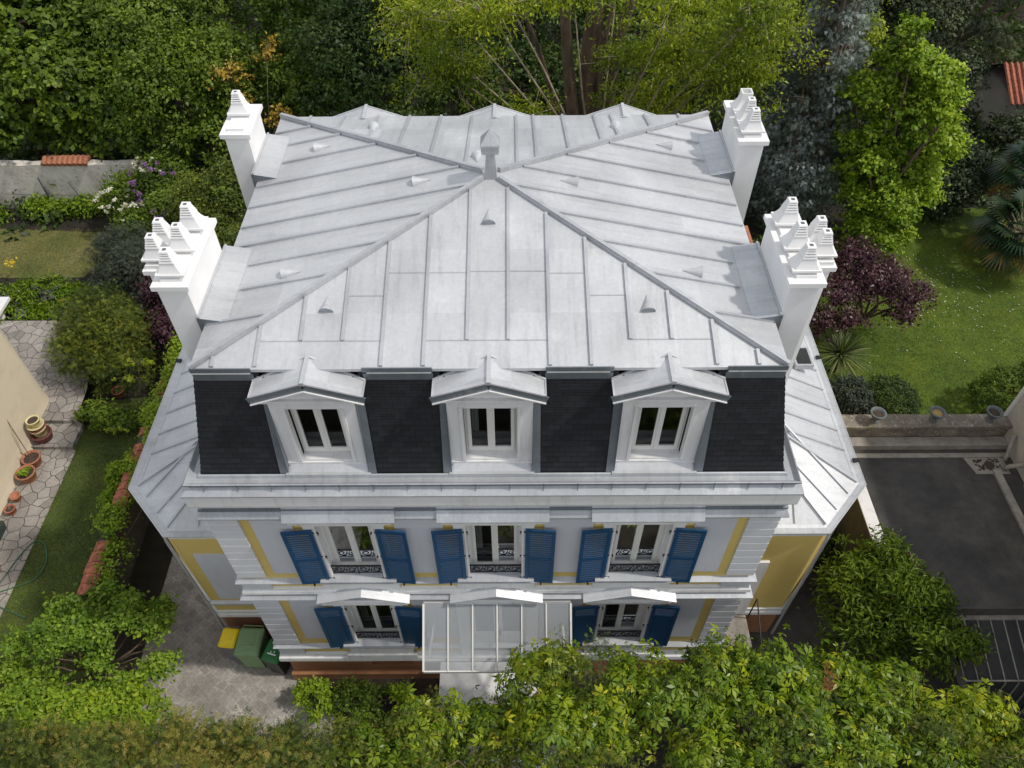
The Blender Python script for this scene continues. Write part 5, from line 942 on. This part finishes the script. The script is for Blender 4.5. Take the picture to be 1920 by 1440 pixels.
# daisies and grass
g = np.random.default_rng(62); dv = []
for i in range(330):
    if g.random() < .72: x, y = g.normal(15.6, 1.5), g.normal(14.0, 1.4)
    else: x, y = g.uniform(10.5, 20), g.uniform(6.5, 16)
    if x < 10.5 or y > 17 or y < 6: continue
    s = .014+.014*g.random(); dv += [(x-s, y, .045), (x, y-s, .045), (x+s, y, .045), (x, y+s, .045)]
dv = np.array(dv); tag(leafobj("daisies", dv, np.random.default_rng(1).random(len(dv)), "petal_white"), "tiny white daisies scattered on the right lawn", "flowers", None, "stuff")
def grass(name, poly, n, label, mat, seed, h=.05):
    g = np.random.default_rng(seed); x0, x1, y0, y1 = poly; x = g.uniform(x0, x1, n); y = g.uniform(y0, y1, n); a = g.random(n)*6.28; hh = h*(.5+.9*g.random(n)); b_ = .009; dx = np.cos(a); dy = np.sin(a); ln = g.normal(0, .04, (n, 2)); z = np.zeros(n)+.005
    V = np.stack([np.stack([x-dx*b_, y-dy*b_, z], 1), np.stack([x+dx*b_, y+dy*b_, z], 1), np.stack([x+ln[:, 0]+dx*.003, y+ln[:, 1], z+hh], 1), np.stack([x+ln[:, 0]-dx*.003, y+ln[:, 1], z+hh], 1)], 1).reshape(-1, 3)
    pn = (np.sin(x*1.3+seed)*np.cos(y*1.7)+np.sin(x*3.1+y*2.3)*.7)*.22; T = np.repeat(np.clip(.5+pn+g.normal(0, .12, n), 0, 1), 4); tag(leafobj(name, V, T, mat), label, "grass", None, "stuff")
grass("grass", (9.6, 21, 5.8, 17.2), 60000, "mown green grass of the right lawn", "grass_blade", 70)
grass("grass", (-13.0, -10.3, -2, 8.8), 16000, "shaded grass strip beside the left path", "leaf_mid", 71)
grass("grass", (-21, -15.2, 15.0, 17.8), 7000, "dry yellowish grass of the far left lawn", "grass_dry", 72)
# near bushes
plant("laurel_bush", (9.0, .9, 0), [(8.6, 1.1, 2.5, .9, .8, .7), (8.95, 1.45, 3.1, .55, .5, .4), (8.95, .7, 3.2, .7, .5, .45), (9.5, -.5, 2.9, .7, .6, .5), (9.3, .6, 2.7, .95, .7, .7), (8.1, .5, 2.2, .8, .7, .7), (9.3, -.1, 2.4, .9, .6, .7), (8.8, 1.6, 1.9, .55, .45, .6), (8.4, .0, 1.5, .9, .7, .8), (8.0, 1.1, 2.7, .6, .5, .5)], 17000, .15, "leaf_mid", "glossy green laurel between villa and flat roofed annex", "shrub", None, 80, .1, 30, up=.4, kind='leaf2', spread=.20, wd=.15, per=14, gaps=.5, tv=.34, rough=.32)
plant("ivy_strip", (8.3, 3.3, 0), [(8.4, 3.2, .8, .22, 1.0, .6)], 1500, .09, "leaf_dark", "thin ivy like growth in the dark passage by the annex", "shrub", None, 81, .02, 0)
gg = random.Random(21); hzl = []
for i in range(46):
    a = gg.random()*6.28; q = gg.random()**.6; x = -9.55+math.cos(a)*q*2.0; y = .0+math.sin(a)*q*1.55; z = 2.35-q*.9+gg.uniform(-.25, .25); hzl.append((x, y, z, gg.uniform(.22, .5), gg.uniform(.2, .4), gg.uniform(.18, .4)))
plant("hazel_bush", (-9.5, -.1, 0), hzl, 27000, .095, "leaf_hazel", "large lime green bush left of the paved yard", "shrub", None, 82, .045, 70, up=.65, spread=.17, kind='leaf2', wd=.36, per=8, shell=.5, gaps=.7, rough=.3, tv=.3)
plant("privet_bush", (-9, -2.2, 0), [(-10.2, -2.0, 2.3, 1.0, .7, .8), (-8.8, -1.9, 2.3, 1.0, .6, .8), (-7.8, -1.5, 1.7, .7, .6, .8), (-11.2, -2.0, 2.3, .8, .6, .8)], 16000, .10, "leaf_fresh", "mid green bush under the lime green one at bottom left", "shrub", None, 84, .07, 30, up=.5, kind='leaf2', spread=.18, gaps=.4, tv=.32)
plant("lilac_shrub", (-11.9, -.6, 0), [(-12.1, -.3, 2.0, .4, .4, .4)], 420, .10, "leaf_mid", "violet lilac blooms at the left frame edge", "shrub", None, 83, .04, 8, extra=[("blossom", 831, 400, .06, "petal_lilac", dict(spread=.09, per=30, shell=.05))])
hl = []
gg = random.Random(8)
for i in range(24): x = -9.6+i*.27; hl.append((x, -2.85+.25*math.sin(i*1.9), 3.6+gg.uniform(-.4, .35), gg.uniform(.38, .6), gg.uniform(.3, .45), gg.uniform(.5, .9)))
plant("cypress_hedge", (-6.5, -3.3, 0), hl, 26000, .13, "leaf_conifer", "brownish green cypress hedge along the bottom left edge", "hedge", None, 85, .06, 40, kind='spray', per=22, spread=.16, up=.45, tv=.42, crown="foliage", gaps=.5, bias=.6, rough=.3)
for k, (x, y, s, sz) in enumerate(((-4.35, -.6, 86, .6), (-3.3, -.7, 87, .72), (-2.4, -.6, 88, .40), (-1.85, -1.1, 89, .45))):
    plant("rose_bush", (x, y, 0), [(x, y, .3+sz*.4, sz*.75, sz*.45, sz*.65), (x+.2, y-.4, .25+sz*.3, sz*.5, sz*.4, sz*.5)], int(3400*sz), .085, "leaf_mid" if k % 2 else "leaf_fresh", ["sprawling small bush at the corner of the paved yard", "bushiest green plant under the ground floor left window", "small plant in dark soil right of the bushy one", "low plant beside the white entrance steps"][k], "shrub", "bushes in the front flower bed", s, .02, 20, spread=.12, kind='leaf2', gaps=.5)
# front: creeper covered evergreens
fr = [(-3.0, -2.95, 2.9, 90, 1500, "dark evergreen left of the entrance steps, lowest of the front row"), (-.9, -2.95, 3.45, 91, 2300, "dark evergreen with creeper right below the entrance steps"), (2.15, -2.45, 4.5, 92, 4600, "tall creeper clad evergreen covering the canopy's right half"),
      (4.5, -2.3, 4.35, 93, 3600, "creeper clad evergreen below the right ground floor window"), (6.8, -2.45, 4.15, 94, 5200, "bright creeper covered evergreen near the right wing corner"), (9.1, -3.1, 3.9, 95, 5200, "yellow green creeper mass at the bottom right corner")]
for x, y, z, s, nv, lb in fr:
    g = random.Random(s); lb_ = []
    for i in range(13): lb_.append((x+g.uniform(-1.15, 1.15), y+g.uniform(-1.1, .75), z+g.uniform(-.9, .25), g.uniform(.42, .75), g.uniform(.38, .62), g.uniform(.42, .8)))
    if s == 92: lb_ += [(.85, -1.75, 4.1, .5, .4, .5), (.4, -2.1, 3.7, .5, .4, .5), (.0, -2.35, 3.5, .5, .4, .5), (1.3, -1.6, 4.3, .5, .4, .5)]
    cl = [(a+g.uniform(-.2, .2), b_+g.uniform(-.1, .2), c+.06, d_*1.03, e_*1.03, f_*1.0) for a, b_, c, d_, e_, f_ in g.sample(lb_, 8)]
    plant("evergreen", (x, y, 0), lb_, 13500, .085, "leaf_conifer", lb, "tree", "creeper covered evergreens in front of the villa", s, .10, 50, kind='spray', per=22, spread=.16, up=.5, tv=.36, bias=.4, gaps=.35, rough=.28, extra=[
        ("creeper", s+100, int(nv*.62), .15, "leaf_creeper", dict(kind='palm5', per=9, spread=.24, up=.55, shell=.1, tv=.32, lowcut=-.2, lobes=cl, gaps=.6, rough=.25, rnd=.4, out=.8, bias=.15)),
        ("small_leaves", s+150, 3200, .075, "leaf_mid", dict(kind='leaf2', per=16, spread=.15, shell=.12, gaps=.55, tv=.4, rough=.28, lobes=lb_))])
plant("dry_branch", (6.3, -2.4, 0), [(6.2, -1.9, 4.6, .25, .15, .15), (5.7, -2.0, 4.5, .12, .1, .1)], 60, .10, "petal_orange", "rusty orange dead twigs in the creeper", "branch", None, 200, .03, 6, kind='spray', spread=.12, crown="dead_leaves")
print("objects", len(bpy.data.objects))
